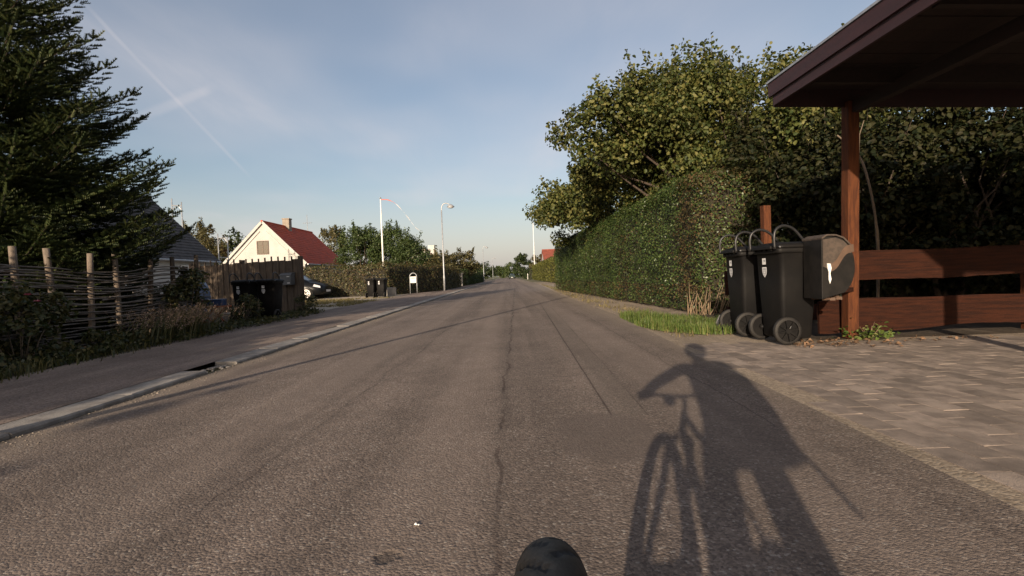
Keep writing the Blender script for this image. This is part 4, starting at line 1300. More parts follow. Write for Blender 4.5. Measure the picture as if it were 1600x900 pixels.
def house(name, label, x0, x1, y0, y1, ez, rz, wallm, roofm, courses=16, over=.25, trim=None):
    """gable ends at y0,y1, ridge along y"""
    t = empty(name, ((x0 + x1) / 2, y0, 0)); tag(t, label, 'house')
    ox, oy = (x0 + x1) / 2, y0
    hw = (x1 - x0) / 2; ly = y1 - y0
    b = MB(); b.prism([(-hw, -.1), (hw, -.1), (hw, ez), (0, rz), (-hw, ez)], lambda x, z: (x, 0, z), lambda x, z: (x, ly, z)); b.build('wall', wallm, t)
    sl = (rz - ez) / hw
    rf = None
    for s in (1, -1):
        b = MB()
        e0 = (s * (hw + over), -over * .5, ez - over * sl + .05); e1 = (s * (hw + over), ly + over * .5, ez - over * sl + .05)
        r0 = (0, -over * .5, rz + .06); r1 = (0, ly + over * .5, rz + .06)
        roof_courses(b, e0, e1, r0, r1, courses)
        rf = b.build('roof', roofm, t)
    b = MB(); b.tube([(0, -over * .5 - .02, rz + .075), (0, ly + over * .5, rz + .075)], .10, 8); b.build('ridge_cap', roofm, t)
    for s in (1, -1):
        b = MB(); b.tube([(s * (hw + over + .05), -over * .5, ez - over * sl - .0), (s * (hw + over + .05), ly + over * .5, ez - over * sl)], .06, 6); b.build('gutter', M['galv'], t)
        if trim:
            b = MB(); b.bar((s * (hw + over - .05), -over * .5 - .012, ez - (over - .05) * sl - .05), (s * .03, -over * .5 - .012, rz - .06), .03, .22); b.build('bargeboard', trim, t)
    return t, rf


def window(parent, c, w, h, face='-y', panes=(2, 3), fm=M['brownframe'], depth=.08):
    """window in a wall facing -y (or +x)"""
    def P(a, dep, z): return (c[0] + a, c[1] + dep, c[2] + z) if face == '-y' else (c[0] - dep, c[1] + a, c[2] + z)
    wv = empty('window', c); wv.parent = parent
    def bx(a0, a1, d0, d1, z0, z1, nm, m):
        b = MB(); pts = [P(a, dd, z) for dd in (d0, d1) for a, z in ((a0, z0), (a1, z0), (a1, z1), (a0, z1))]
        pts = [(p[0] - c[0], p[1] - c[1], p[2] - c[2]) for p in pts]
        b.add(pts, [(0, 1, 2, 3), (7, 6, 5, 4), (0, 4, 5, 1), (1, 5, 6, 2), (2, 6, 7, 3), (3, 7, 4, 0)])
        b.build(nm, m, wv)
    f = .07
    bx(-w / 2, w / 2, -.04, .02, -h / 2, -h / 2 + f, 'frame', fm); bx(-w / 2, w / 2, -.04, .02, h / 2 - f, h / 2, 'frame', fm)
    bx(-w / 2, -w / 2 + f, -.038, .02, -h / 2 + f, h / 2 - f, 'frame', fm); bx(w / 2 - f, w / 2, -.038, .02, -h / 2 + f, h / 2 - f, 'frame', fm)
    nx, nz = panes
    iw = (w - 2 * f) / nx; ih = (h - 2 * f) / nz
    for i in range(nx):
        for j in range(nz):
            bx(-w / 2 + f + i * iw + .02, -w / 2 + f + (i + 1) * iw - .02, -.012, -.004, -h / 2 + f + j * ih + .015, -h / 2 + f + (j + 1) * ih - .015, 'pane', M['glass'])
    for i in range(1, nx): bx(-w / 2 + f + i * iw - .035, -w / 2 + f + i * iw + .035, -.036, 0, -h / 2 + f, h / 2 - f, 'mullion', fm)
    for j in range(1, nz): bx(-w / 2 + f, w / 2 - f, -.030, 0, -h / 2 + f + j * ih - .018, -h / 2 + f + j * ih + .018, 'glazing_bar', fm)
    return wv


# white gabled house with red roof
wh, rf = house('white_house', 'white gabled house with bright red tiled roof and chimney', -24.1, -17.2, 44, 55, 2.75, 6.2, M['lime'], M['redtile'], 18, .25)
window(wh, (-.05, -.03, 4.05), 1.0, 1.15)
for s in (-1, 1):     # rendered gable shoulders, a little proud
    b = MB(); b.bar((s * 3.62, -.14, 2.55), (s * .02, -.14, 6.21), .05, .20); b.build('gable_band', M['lime'], wh)
    b = MB(); b.bar((s * 2.9, -.055, 2.75), (s * .25, -.055, 5.45), .03, .05); b.build('gable_moulding', M['greywall'], wh)
b = MB(); b.box((.15, 4.6, 6.35), (.62, .62, 1.35)); b.box((.15, 4.6, 6.98), (.72, .72, .10)); ch = b.build('chimney', M['brick'], wh, bevel=.015)
an = MB(); an.tube([(-.1, 10.2, 6.2), (-.1, 10.2, 8.05)], .025, 6)
an.tube([(-.55, 10.2, 7.2), (.4, 10.2, 7.2)], .018, 5)
for k in (-.5, -.3, -.1, .15, .35): an.tube([(k, 10.05, 7.2), (k, 10.35, 7.2)], .012, 4)
an.build('aerial', M['galv'], wh)
for y in (2.5, 5.5, 8.2): window(wh, (3.48, y, 1.6), 1.1, 1.1, face='+x', panes=(2, 2))

# slate-roofed house behind the fir
dh, rf = house('slate_roofed_house', 'low white house with dark slate roof partly hidden behind the fir', -24.2, -17.0, 17.0, 30, 2.55, 6.1, M['lime'], M['slate'], 22, .28, trim=M['brownframe'])
for y in (3.0, 6.5, 10.5): window(dh, (3.63, y, 1.5), 1.2, 1.1, face='+x', panes=(2, 2), fm=M['white'])
# aluminium scaffold frames beyond that house
def scaffold(name, label, x, y, w, z1, rungs):
    t = empty(name, (x, y, 0)); tag(t, label, 'scaffold', 'metal scaffold frames behind the slate roof')
    for sx in (-w / 2, w / 2):
        b = MB(); b.tube([(sx, 0, 0), (sx, 0, z1 if sx < 0 else z1 - .25)], .035, 8); b.build('upright', M['galv'], t, smooth=True)
    for z in rungs:
        b = MB(); b.tube([(-w / 2, 0, z), (w / 2, 0, z - .05)], .028, 6)
        b.tube([(-w / 2, 0, z - .32), (-w * .12, 0, z - .03)], .022, 5); b.tube([(w / 2, 0, z - .32), (w * .12, 0, z - .03)], .022, 5); b.build('crossbar', M['galv'], t)
    return t


scaffold('scaffold_frame', 'taller silver scaffold frame rising behind the dark slate roof', -21.5, 34, .62, 6.75, (1.2, 3.2, 6.3))
scaffold('scaffold_frame', 'lower silver scaffold frame beside the white gable', -19.7, 36, .66, 4.55, (1.2, 2.9, 4.25))

# ------------------------------------------------------------------ hatchback
def make_car(name, paint):
    t = empty(name)
    # stations along x (front = +): x, sill z, shoulder z, half width at sill, half width at shoulder
    S = [(-2.00, .42, .78, .55, .60), (-1.93, .28, .86, .72, .74), (-1.6, .20, .93, .82, .84), (-1.0, .19, .94, .84, .87), (0, .19, .92, .845, .875), (.7, .19, .90, .845, .87), (1.1, .20, .88, .84, .86), (1.55, .21, .80, .82, .80), (1.85, .25, .70, .74, .70), (2.00, .33, .60, .58, .55)]
    secs = []
    for x, z0, z1, w0, w1 in S:
        zm = z0 + (z1 - z0) * .55
        secs.append([(x, -w0 * .9, z0), (x, -w0, z0 + .06), (x, -w1 * 1.02, zm), (x, -w1 * .96, z1), (x, -w1 * .55, z1 + .045), (x, 0, z1 + .06), (x, w1 * .55, z1 + .045), (x, w1 * .96, z1), (x, w1 * 1.02, zm), (x, w0, z0 + .06), (x, w0 * .9, z0)])
    b = MB(); b.loft(secs); body = b.build('body', paint, t, smooth=True)
    # cabin: roof shell
    C = [(-1.90, .93, .70, .94, .69), (-1.62, .92, .74, 1.24, .60), (-1.15, .92, .77, 1.42, .58), (-.5, .92, .78, 1.465, .58), (.05, .92, .78, 1.44, .575), (.45, .91, .77, 1.32, .585), (.9, .90, .75, 1.08, .63), (1.25, .90, .72, .91, .68)]
    def cabin(sc, dx=0):
        return [[(x, -w0 * sc, z0 - .03), (x, -(w1 + (w0 - w1) * .15) * sc, z0 + (z1 - z0) * .85 * 1), (x, -w1 * .8 * sc, z1), (x, 0, z1 + .02), (x, w1 * .8 * sc, z1), (x, (w1 + (w0 - w1) * .15) * sc, z0 + (z1 - z0) * .85), (x, w0 * sc, z0 - .03)] for x, z0, w0, z1, w1 in C]
    b = MB(); b.loft(cabin(1.0)); b.build('roof', paint, t, smooth=True)
    # glass as proud panels
    def side(x, f):   # point on cabin side at height fraction f (0..0.85)
        xs = [c[0] for c in C]
        z0 = np.interp(x, xs, [c[1] for c in C]); w0 = np.interp(x, xs, [c[2] for c in C]); z1 = np.interp(x, xs, [c[3] for c in C]); w1 = np.interp(x, xs, [c[4] for c in C])
        wt = w1 + (w0 - w1) * .15
        g = f / .85
        return float(w0 + (wt - w0) * g) + .006, float(z0 - .03 + (z1 - z0 + .03) * .85 * g)
    for sgn in (-1, 1):
        for xa, xb in ((-1.35, -.62), (-.56, .62)):
            n = 6; lo = []; hi = []
            for i in range(n + 1):
                x = xa + (xb - xa) * i / n
                w, z = side(x, .12); lo.append((x, sgn * w, z))
                w, z = side(x, .78); hi.append((x, sgn * w, z))
            b = MB(); b.add(lo + hi, [(i, i + 1, n + 2 + i, n + 1 + i) for i in range(n)]); b.build('side_window', M['glass'], t)
    def screen(x0, x1, nm):
        b = MB(); vs = []
        for x in (x0, (x0 + x1) / 2, x1):
            xs = [c[0] for c in C]
            z1 = float(np.interp(x, xs, [c[3] for c in C])); w1 = float(np.interp(x, xs, [c[4] for c in C]))
            up = .012
            vs += [(x, -w1 * .86, z1 + up - .02), (x, 0, z1 + .02 + up), (x, w1 * .86, z1 + up - .02)]
        b.add(vs, [(0, 1, 4, 3), (1, 2, 5, 4), (3, 4, 7, 6), (4, 5, 8, 7)]); b.build(nm, M['glass'], t, smooth=True)
    screen(.20, 1.12, 'windscreen'); screen(-1.82, -1.40, 'rear_window')
    for x in (1.22, -1.28):
        for sgn in (-1, 1):
            w = empty('wheel', (x, sgn * .77, .30)); w.parent = t
            b = MB(); b.lathe([(.20, -.09), (.29, -.095), (.30, -.07), (.30, .07), (.29, .095), (.20, .09), (.20, -.09)], seg=24, axis='Y', cap=False); b.build('tyre', M['rubber'], w, smooth=True)
            b = MB(); b.lathe([(.205, -.03), (.205, .03)], seg=20, axis='Y'); b.build('brake_disc', M['dark'], w)
            b = MB(); y = sgn * .085
            for k in range(10):
                a = R(36 * k); b.bar((.04 * math.cos(a), y, .04 * math.sin(a)), (.20 * math.cos(a), y, .20 * math.sin(a)), .02, .032)
            b.lathe([(.19, y - .015), (.215, y - .015), (.215, y + .012), (.19, y + .012), (.19, y - .015)], seg=24, axis='Y', cap=False); b.lathe([(.05, y - .02), (.05, y + .015)], seg=12, axis='Y'); b.build('rim', M['chrome'], w)
            b = MB(); b.lathe([(.33, sgn * .08), (.345, sgn * .095), (.33, sgn * .10), (.31, sgn * .08)], (x, sgn * .765, .30), 20, 'Y', cap=False); b.build('wheel_arch', M['dark'], t)
    for sgn in (-1, 1):
        b = MB(); b.add([(1.55, sgn * .795, .66), (1.88, sgn * .66, .58), (1.86, sgn * .66, .68), (1.60, sgn * .765, .77)], [(0, 1, 2, 3)] if sgn < 0 else [(3, 2, 1, 0)])
        for v in range(4): b.v[v] = (b.v[v][0] + .02, b.v[v][1] + sgn * .03, b.v[v][2])
        b.build('headlight', M['lamp'], t)
        b = MB(); b.box((.78, sgn * .93, .97), (.12, .17, .11)); b.build('mirror', paint, t, bevel=.03)
        b = MB(); b.box((-.35, sgn * .885, .80), (.17, .03, .025)); b.build('door_handle', paint, t)
    b = MB(); b.box((2.0, 0, .45), (.03, .9, .14)); b.build('grille', M['dark'], t)
    b = MB(); b.box((2.018, 0, .42), (.012, .50, .11)); b.build('number_plate', M['sticker'], t)
    return t


c1 = make_car('parked_car', M['carpaint']); c1.location = (-11.35, 27.0, .026); c1.rotation_euler = (0, 0, R(-4)); tag(c1, 'dark hatchback parked on gravel beyond the board fence', 'car')
c2 = make_car('parked_car', M['carpaint2']); c2.location = (1.6, 150, .004); c2.rotation_euler = (0, 0, R(-92)); tag(c2, 'tiny distant dark green car on the road ahead', 'car')

# ------------------------------------------------------------------ left hedge and things along it
hedge('beech_hedge', 'clipped brown-green hedge running round the corner past the parked car', [((-6.4, 28.0), (-15.5, 28.9), 1.78, 1.80, 1.0, (False, True)), ((-4.3, 34.1), (-6.5, 28.0), 1.80, 1.78, 1.0, (False, False)), ((-4.05, 45.5), (-4.3, 33.9), 1.72, 1.80, 1.1, (True, False))], M['L_lhedge'], .085, 260, brown=lambda P: rng.random(len(P)) < .22 + .3 * np.clip(wob(P, .8, 4.), 0, 1), lump=.14, depth=.25)

sb = MB(); sb.box((-6.02, 26.6, .27), (.50, .35, .42), Matrix.Rotation(.1, 3, 'Z')); sb.box((-6.02, 26.6, .07), (.56, .40, .06), Matrix.Rotation(.1, 3, 'Z'))
tag(sb.build('stone_block', M['stonewall'], bevel=.02), 'pale rectangular stone block standing beside the two small bins', 'block')
sg = empty('mailbox_stand', (-5.28, 29.0, .05), R(8)); tag(sg, 'white mailbox on an arched metal tube stand before hedge', 'mailbox')
b = MB(); pts = [(-.19, 0, 0), (-.19, 0, .55), (-.19, 0, .95)] + [(-.19 * math.cos(R(a)), 0, .98 + .19 * math.sin(R(a))) for a in range(0, 181, 20)] + [(.19, 0, .95), (.19, 0, .5), (.19, 0, 0)]
b.tube(pts, .022, 6); b.build('stand', M['galv'], sg, smooth=True)
b = MB(); b.box((0, 0, .79), (.33, .16, .36)); b.build('box', M['white'], sg, bevel=.01)
b = MB(); b.box((0, -.083, .88), (.22, .01, .035)); b.build('slot', M['mailgrey'], sg)

fp_ = empty('flagpole', (-10.05, 42, 0)); tag(fp_, 'white flagpole with long red and white pennant beyond the left hedge', 'flagpole')
b = MB(); b.tube([(0, 0, 0), (.0, 0, 4), (0, 0, 7.5)], [.075, .065, .04], 10); b.build('pole', M['white'], fp_, smooth=True)
b = MB(); b.lathe([(.0, 7.5), (.07, 7.53), (.08, 7.58), (.04, 7.64), (.0, 7.66)], seg=10); b.build('finial', M['steel'], fp_, smooth=True)
pp = smooth_path([(.05, 0, 7.46), (.6, .0, 7.42), (1.2, .02, 7.1), (1.75, .05, 6.5), (2.25, .1, 5.8), (2.75, .1, 5.1), (3.25, .15, 4.72)], 5)
for k, (i0, i1) in enumerate(((0, 11), (10, 31))):
    b = MB(); secs = []
    for i in range(i0, min(i1, len(pp))):
        w = .075 * (1 - i / 40.)
        tw = math.sin(i * .9) * .03
        secs.append([pp[i] + Vector((tw, -.004, -w * .5)), pp[i] + Vector((tw, .004, -w * .5)), pp[i] + Vector((-tw, .004, w * .5)), pp[i] + Vector((-tw, -.004, w * .5))])
    b.loft(secs); b.build('pennant', M['redflag'] if k == 0 else M['stickergrey'], fp_)


def street_lamp(x, y, h, lab, arm=.55, z=0.0):
    t = empty('street_lamp', (x, y, z)); tag(t, lab, 'street lamp', 'street lamps along the left pavement')
    b = MB(); b.tube([(0, 0, 0), (0, 0, .9), (0, 0, 1.0), (0, 0, h - .45)], [.06, .06, .045, .04], 10); b.build('pole', M['galv'], t, smooth=True)
    b = MB(); b.tube(smooth_path([(0, 0, h - .47), (.02, 0, h - .2), (.16, 0, h), (.38, 0, h + .02), (arm, 0, h - .08)], 4), .032, 8); b.build('arm', M['galv'], t, smooth=True)
    b = MB(); b.lathe([(.04, .10), (.12, .06), (.24, -.04), (.25, -.07)], (arm + .05, 0, h - .14), 16); b.build('shade', M['galv'], t, smooth=True)
    b = MB(); b.lathe([(.20, -.0), (.20, -.05), (.12, -.09), (.0, -.10)], (arm + .05, 0, h - .205), 14); b.build('glass_bowl', M['lamp'], t, smooth=True)
    return t


street_lamp(-4.05, 33.2, 5.6, 'tall curved-arm street lamp standing at the hedge corner', z=.06)
street_lamp(-3.55, 80, 5.6, 'slim street lamp farther down the road on the left, second one')
street_lamp(-3.6, 135, 5.8, 'small far street lamp, last visible one on the left')
street_lamp(-3.62, 1.25, 5.9, 'street lamp on the footpath just outside the left edge', z=.06)

gp = empty('gate_post', (-4.5, 49.5, 0)); tag(gp, 'square pale masonry gate post at the far end of left hedge', 'gate post')
for k in range(6):
    b = MB(); b.box((0, 0, .04 + k * .2 + .1), (.46 - .012 * (k % 2), .46 - .012 * (k % 2), .188)); b.build('block', M['stonewall'], gp, bevel=.012)
b = MB(); b.box((0, 0, 1.28), (.58, .58, .08)); b.build('cap', M['stonewall'], gp, bevel=.012)

# second garden hedge, far left, and right yellow one
hedge('far_hedge', 'low clipped dark hedge on the left beyond the gate post', [((-3.9, 88.0), (-4.0, 52.5), 1.75, 1.75, 1.1, (True, True))], M['L_green'], .14, 90)
hedge('yellow_hedge', 'yellow-green hedge on the right beyond the tall clipped hedge', [((4.5, 46.0), (4.9, 96.0), 2.65, 2.7, 1.6, (True, True))], M['L_yellow'], .13, 95, lump=.22, depth=.35)
hedge('far_hedge', 'dark distant hedge on the right with a pale gate beside it', [((4.4, 104), (4.6, 140), 2.0, 2.2, 1.4, (True, True))], M['L_dark'], .22, 40)

# ------------------------------------------------------------------ trees of the middle distance and background
MD = [
    ('garden_tree', 'dense green garden tree left of the flagpole behind the hedge', (-13.0, 47.0), [((-13.2, 47, 3.3), (2.1, 1.9, 2.7))], 'L_green', .17, 140, [95], (.45, .8)),
    ('garden_tree', 'dense green garden tree right behind the flagpole', (-10.6, 46.5), [((-10.5, 46.5, 3.2), (1.8, 1.7, 2.5))], 'L_green', .17, 140, [85], (.45, .75)),
    ('garden_tree', 'lower bright green tree between flagpole and street lamp', (-8.6, 45), [((-8.5, 45, 2.7), (1.45, 1.5, 2.1))], 'L_green', .15, 140, [80], (.4, .65)),
    ('garden_tree', 'grey-olive tree peeping over the red tiled roof', (-21.2, 63), [((-21.1, 63, 5.0), (1.9, 1.8, 2.5))], 'L_olive', .24, 80, [50], (.5, .8)),
    ('garden_tree', 'brownish tree behind the slate roof beside the scaffold', (-31.5, 52), [((-31.3, 52, 4.6), (2.4, 2.2, 3.0))], 'L_olive', .22, 110, [70], (.5, .85)),
    ('garden_tree', 'olive shrub between slate house and white gable', (-27.3, 48), [((-27.3, 48, 2.9), (2.0, 1.5, 2.6))], 'L_olive', .18, 85, [56], (.4, .7)),
    ('garden_tree', 'spreading olive bush over the hedge right of street lamp', (-6.6, 46), [((-6.7, 46, 1.7), (1.9, 2, 1.3))], 'L_olive', .16, 85, [54], (.35, .6)),
    ('garden_tree', 'low wide tree with loose branches beyond the hedge corner', (-5.2, 55), [((-5.4, 55, 2.3), (2.4, 2.6, 1.35))], 'L_olive', .2, 85, [70], (.4, .7)),
    ('garden_tree', 'dark shrub left of the masonry gate post', (-8.5, 58), [((-8.4, 58, 1.6), (2.2, 2, 1.7))], 'L_dark', .22, 75, [50], (.4, .7)),
    ('conifer_tree', 'dark distant conifer to the right of the road end', (5.3, 165), [((5.4, 165, 4.2), (3.0, 3, 3.9))], 'L_dark', .5, 60, [60], (.7, 1.2)),
    ('distant_tree', 'distant green tree just left of the dark conifer', (1.8, 185), [((2.2, 185, 3.0), (3.4, 3, 3.0))], 'L_green', .5, 60, [60], (.7, 1.2)),
    ('distant_tree', 'distant dark tree closing the road on the left', (-7.0, 150), [((-7, 150, 2.6), (4, 3, 2.3))], 'L_dark', .45, 60, [60], (.7, 1.2)),
    ('distant_tree', 'far pale green trees at the very end of the road', (-3.0, 230), [((-3.5, 230, 2.8), (5.5, 3, 2.6))], 'L_green', .6, 60, [60], (.9, 1.5)),
    ('distant_tree', 'small round tree behind the far left hedge', (-6.5, 100), [((-6.8, 100, 2.3), (2.2, 2.2, 1.8))], 'L_green', .32, 60, [46], (.5, .8)),
    ('distant_tree', 'leafy bush behind the yellow hedge', (8.5, 120), [((8.5, 120, 3), (3.0, 3, 2.6))], 'L_olive', .4, 60, [46], (.6, 1.0)),
    ('garden_tree', 'dark tree far behind the white house on the left', (-34, 66), [((-34, 66, 4), (4, 3, 3.6))], 'L_dark', .35, 70, [70], (.7, 1.2)),
    ('garden_tree', 'dark garden tree far left behind the slate house', (-31, 36), [((-31, 36, 3.6), (3, 3, 3.2))], 'L_dark', .25, 70, [60], (.6, 1.0)),
]
for nm, lab, base, cr, lm, lf, per, nc, rad in MD:
    tree(nm, lab, 'tree', base, cr, M[lm], lf, per, nc, rad, trunk_r=.10, stems=1, limb_n=10, zmin=.4, shoots=9 if 'distant' not in nm else 0)

# far houses
fh, _ = house('far_house', 'half-hidden house with brown gable roof and white chimney behind street lamp', -12.2, -7.0, 60, 70, 2.3, 4.4, M['greywall'], M['brownframe'], 10, .3, trim=M['brownframe'])
b = MB(); b.box((.75, 1.5, 4.3), (.75, .75, 1.1)); b.build('chimney', M['greywall'], fh, bevel=.02)
fh2, _ = house('far_house', 'distant grey-roofed low house at the left end of the road', -10.6, -5.6, 118, 128, 1.9, 4.0, M['brick'], M['slate'], 8, .3)
fh3, _ = house('far_house', 'house with red roof and white wall above the yellow hedge', -3.2, 3.2, 0, 12, 3.1, 4.75, M['lime'], M['redtile2'], 10, .25)
fh3.location = (17.9, 82, 0); fh3.rotation_euler = (0, 0, R(90))
p3 = empty('flagpole', (5.4, 98, 0)); tag(p3, 'plain white flagpole rising behind the yellow hedge on the right', 'flagpole')
b = MB(); b.tube([(0, 0, 0), (0, 0, 5), (0, 0, 10.8)], [.10, .085, .05], 10); b.build('pole', M['white'], p3, smooth=True)
b = MB(); b.lathe([(.0, 10.8), (.09, 10.85), (.09, 10.92), (.0, 11.0)], seg=10); b.build('finial', M['steel'], p3, smooth=True)
# pale gate by the far right hedge
b = MB()
for k in range(9): b.box((4.1 + 0, 99.4 + k * .16, .62), (.04, .10, 1.15))
b.box((4.14, 100.05, .3), (.04, 1.5, .1)); b.box((4.14, 100.05, .95), (.04, 1.5, .1))
tag(b.build('garden_gate', M['white']), 'small pale garden gate beside the distant right hedge', 'gate')

# ------------------------------------------------------------------ gardens outside the left edge that shade the footpath
hedge('garden_hedge', 'dark undergrowth hedge behind the woven fence below the fir', [((-7.6, 5.4), (-7.3, 11.0), 1.05, .9, .75, (True, True))], M['L_dark'], .07, 230, lump=.2, depth=.3)
tree('garden_tree', 'unseen tree added left of the fir to shade the board fence', 'tree', (-11.6, 7.6), [((-11.5, 7.6, 2.6), (1.9, 2.0, 2.0))], M['L_dark'], .16, 90, [80], (.4, .7), trunk_r=.1, zmin=.5)  # out of view, added so its crown shades the board fence
hedge('garden_hedge', 'unseen low hedge added to shade the lower woven fence posts', [((-7.0, 3.1), (-7.0, 5.2), 1.5, 1.5, .7, (True, True))], M['L_dark'], .12, 80)  # out of view, added to keep sun off the lower fence posts
hedge('garden_hedge', 'dark clipped hedge along the footpath just outside the left edge', [((-6.9, -16.0), (-6.9, 3.0), 2.55, 2.45, .9, (True, True))], M['L_dark'], .16, 60, lump=.2, depth=.3)
for (cx_, cy_, ch_, cr_, lab_) in ((-5.85, -6.2, 3.3, .11, 'slim columnar juniper nearest the footpath outside the left edge'), (-6.0, -8.3, 3.3, .08, 'second slim columnar juniper outside the left edge')):
    tree('juniper', lab_, 'tree', (cx_, cy_), [((cx_, cy_, ch_ * .55), (cr_, cr_, ch_ * .42))], M['L_dark'], .07, 110, [30], (.08, .15), trunk_r=.03, limb_n=6)
tree('garden_tree', 'slim garden tree outside the left edge shading the footpath', 'tree', (-7.3, -5.5), [((-7.2, -5.5, 2.7), (.7, 1.0, .8))], M['L_dark'], .16, 60, [30], (.3, .5), trunk_r=.06, limb_n=8)
tree('garden_tree', 'small garden tree outside the left edge behind the camera', 'tree', (-7.2, -10.5), [((-7.2, -10.5, 2.6), (.7, 1.4, .75))], M['L_dark'], .16, 60, [34], (.3, .5), trunk_r=.06, limb_n=8)

# ------------------------------------------------------------------ grass, weeds, pebbles, litter
n = 9500
ang = rng.random(n) * 6.283; q = np.sqrt(rng.random(n))
P = np.stack([2.62 + q * np.cos(ang) * .72 - .10 * np.sin(ang) * q, 8.25 + q * np.sin(ang) * 1.75, np.zeros(n)], 1)
keep = (P[:, 0] > np.interp(P[:, 1], [6, 8, 10], [2.2, 2.0, 2.1])) & (rng.random(n) < .55 + .6 * wob(P, 2.2, 1.))
P = P[keep]
V, F = grass_arrays(P, rng.uniform(.05, .13, len(P)) + .08 * np.clip(wob(P, 2.6, 3.), -.4, 1), .005, .75); tag(link('grass_patch', np_mesh('grass_patch', V, F), M['L_grass']), 'fresh green grass tuft at the foot of the clipped hedge', 'grass', kind='stuff')
n = 3000
yy = rng.uniform(6.4, 44, n); e = np.interp(yy, [6.3, 7.9, 10.5, 16, 23, 38, 61], [1.94, 2.03, 2.17, 2.14, 2.24, 2.7, 3.1])
P = np.stack([e + np.abs(rng.normal(size=n)) * .4 + .12, yy, np.zeros(n)], 1)
P = P[(wob(P, 1.6, 5.) > .05) & (P[:, 0] < 3.6)]
V, F = grass_arrays(P, rng.uniform(.03, .10, len(P)), .006, .9); tag(link('dry_grass', np_mesh('dry_grass', V, F), M['L_drygrass']), 'sparse dry grass along the right road edge', 'grass', kind='stuff')
n = 9000
P = np.stack([rng.uniform(-9.5, -5.35, n), rng.uniform(14.3, 24.5, n), np.full(n, .025)], 1)
P = P[(P[:, 0] > -5.4 - (P[:, 1] - 14) * .42) & (wob(P, .8, 2.) > -.35)]
V, F = grass_arrays(P, rng.uniform(.03, .10, len(P)), .010, .9); tag(link('dry_lawn', np_mesh('dry_lawn', V, F), M['L_drygrass']), 'short dry lawn beside the board fence', 'grass', kind='stuff')
n = 1500
P = np.stack([rng.uniform(-5.4, -3.9, n) , rng.uniform(34.5, 46, n), np.full(n, .06)], 1)
wd = []
wb = empty('weed', (4.02, 5.66, 0)); tag(wb, 'small leafy weed growing at the foot of the carport post', 'plant')
n = 130
P = np.stack([rng.normal(size=n) * .13, rng.normal(size=n) * .06 - .02, np.abs(rng.normal(size=n)) * .07 + .01], 1)
V, F = leaf_arrays(P, rng.normal(size=(n, 3)) * .6 + [0, -.2, 1], rng.uniform(.03, .075, n), .6); link('leaves', np_mesh('leaves', V, F), M['L_grass'], wb)
b = MB()
for k in range(9): b.tube([(0, 0, -.01), (rnd.uniform(-.12, .15), rnd.uniform(-.08, .03), rnd.uniform(.06, .2))], [.003, .0015], 4)
b.build('stems', M['brownstem'], wb)


def pebbles(P, s, name, lab, m=M['pebble'], cat_='gravel'):
    n = len(P)
    base = np.array([[1, 0, 0], [-1, 0, 0], [0, 1, 0], [0, -1, 0], [0, 0, .7], [0, 0, -.7]], float)
    tri = np.array([[0, 2, 4], [2, 1, 4], [1, 3, 4], [3, 0, 4], [2, 0, 5], [1, 2, 5], [3, 1, 5], [0, 3, 5]])
    a = rng.random(n) * 6.283
    Rz = np.stack([np.stack([np.cos(a), -np.sin(a), a * 0], 1), np.stack([np.sin(a), np.cos(a), a * 0], 1), np.stack([a * 0, a * 0, a * 0 + 1], 1)], 1)
    Q = base[None] * rng.uniform(.6, 1.2, (n, 6, 1)) * s[:, None, None] * np.array([1, .75, .6])
    V = np.einsum('nij,nkj->nki', Rz, Q) + P[:, None]
    F = (np.arange(n)[:, None, None] * 6 + tri[None]).reshape(-1, 3)
    return tag(link(name, np_mesh(name, V.reshape(-1, 3), F), m), lab, cat_, kind='stuff')


n = 2600
yy = np.concatenate([rng.uniform(6.2, 30, n // 2), rng.uniform(1.5, 20, n // 2)])
e = np.interp(yy, [6.3, 7.9, 10.5, 16, 23, 38], [1.94, 2.03, 2.17, 2.14, 2.24, 2.7])
xx = np.concatenate([e[:n // 2] + np.abs(rng.normal(size=n // 2)) * .45 - .1, -2.96 + np.abs(rng.normal(size=n // 2)) * .10])
pebbles(np.stack([xx, yy, np.full(n, .002)], 1), rng.uniform(.003, .011, n), 'roadside_gravel', 'loose gravel along both edges of the road')
n = 260
P = np.stack([rng.uniform(-2.6, 4.5, n), rng.uniform(1.2, 8, n), np.full(n, .006)], 1)
pebbles(P, rng.uniform(.002, .006, n), 'loose_chippings', 'tiny pale stone chippings scattered over road and drive')
pebbles(np.array([[-.345, 1.752, .006], [-.335, 1.748, .006]]), np.array([.012, .008]), 'stone_chip', 'single pale stone chip on the road near the front wheel', M['white'], 'stone')
n = 170
P = np.stack([3.1 + np.abs(rng.normal(size=n)) * .8 - .1, 5.42 + rng.normal(size=n) * .14, np.full(n, .014)], 1)
V, F = leaf_arrays(P, rng.normal(size=(n, 3)) * .35 + [0, 0, 1], rng.uniform(.02, .06, n), .7); tag(link('leaf_litter', np_mesh('leaf_litter', V, F), M['deadleaf']), 'dead leaves swept against the bins and the fence foot', 'leaf litter', kind='stuff')
st = MB(); st.lathe([(.05, -.03), (.16, .0), (.19, .09), (.14, .19), (.05, .23), (.01, .235)], (3.10, 7.12, .0), 12)
o = st.build('boulder', M['stonewall'], smooth=True); tag(o, 'rounded stone beside the bins at the hedge end', 'stone')

# ------------------------------------------------------------------ bicycle carrying the camera, and its rider (they throw the shadow)
bk = empty('bicycle', (.016, 0, 0)); tag(bk, 'bicycle whose black front tyre shows at the bottom of the view', 'bicycle')
AX = Vector((0, .225, .345))


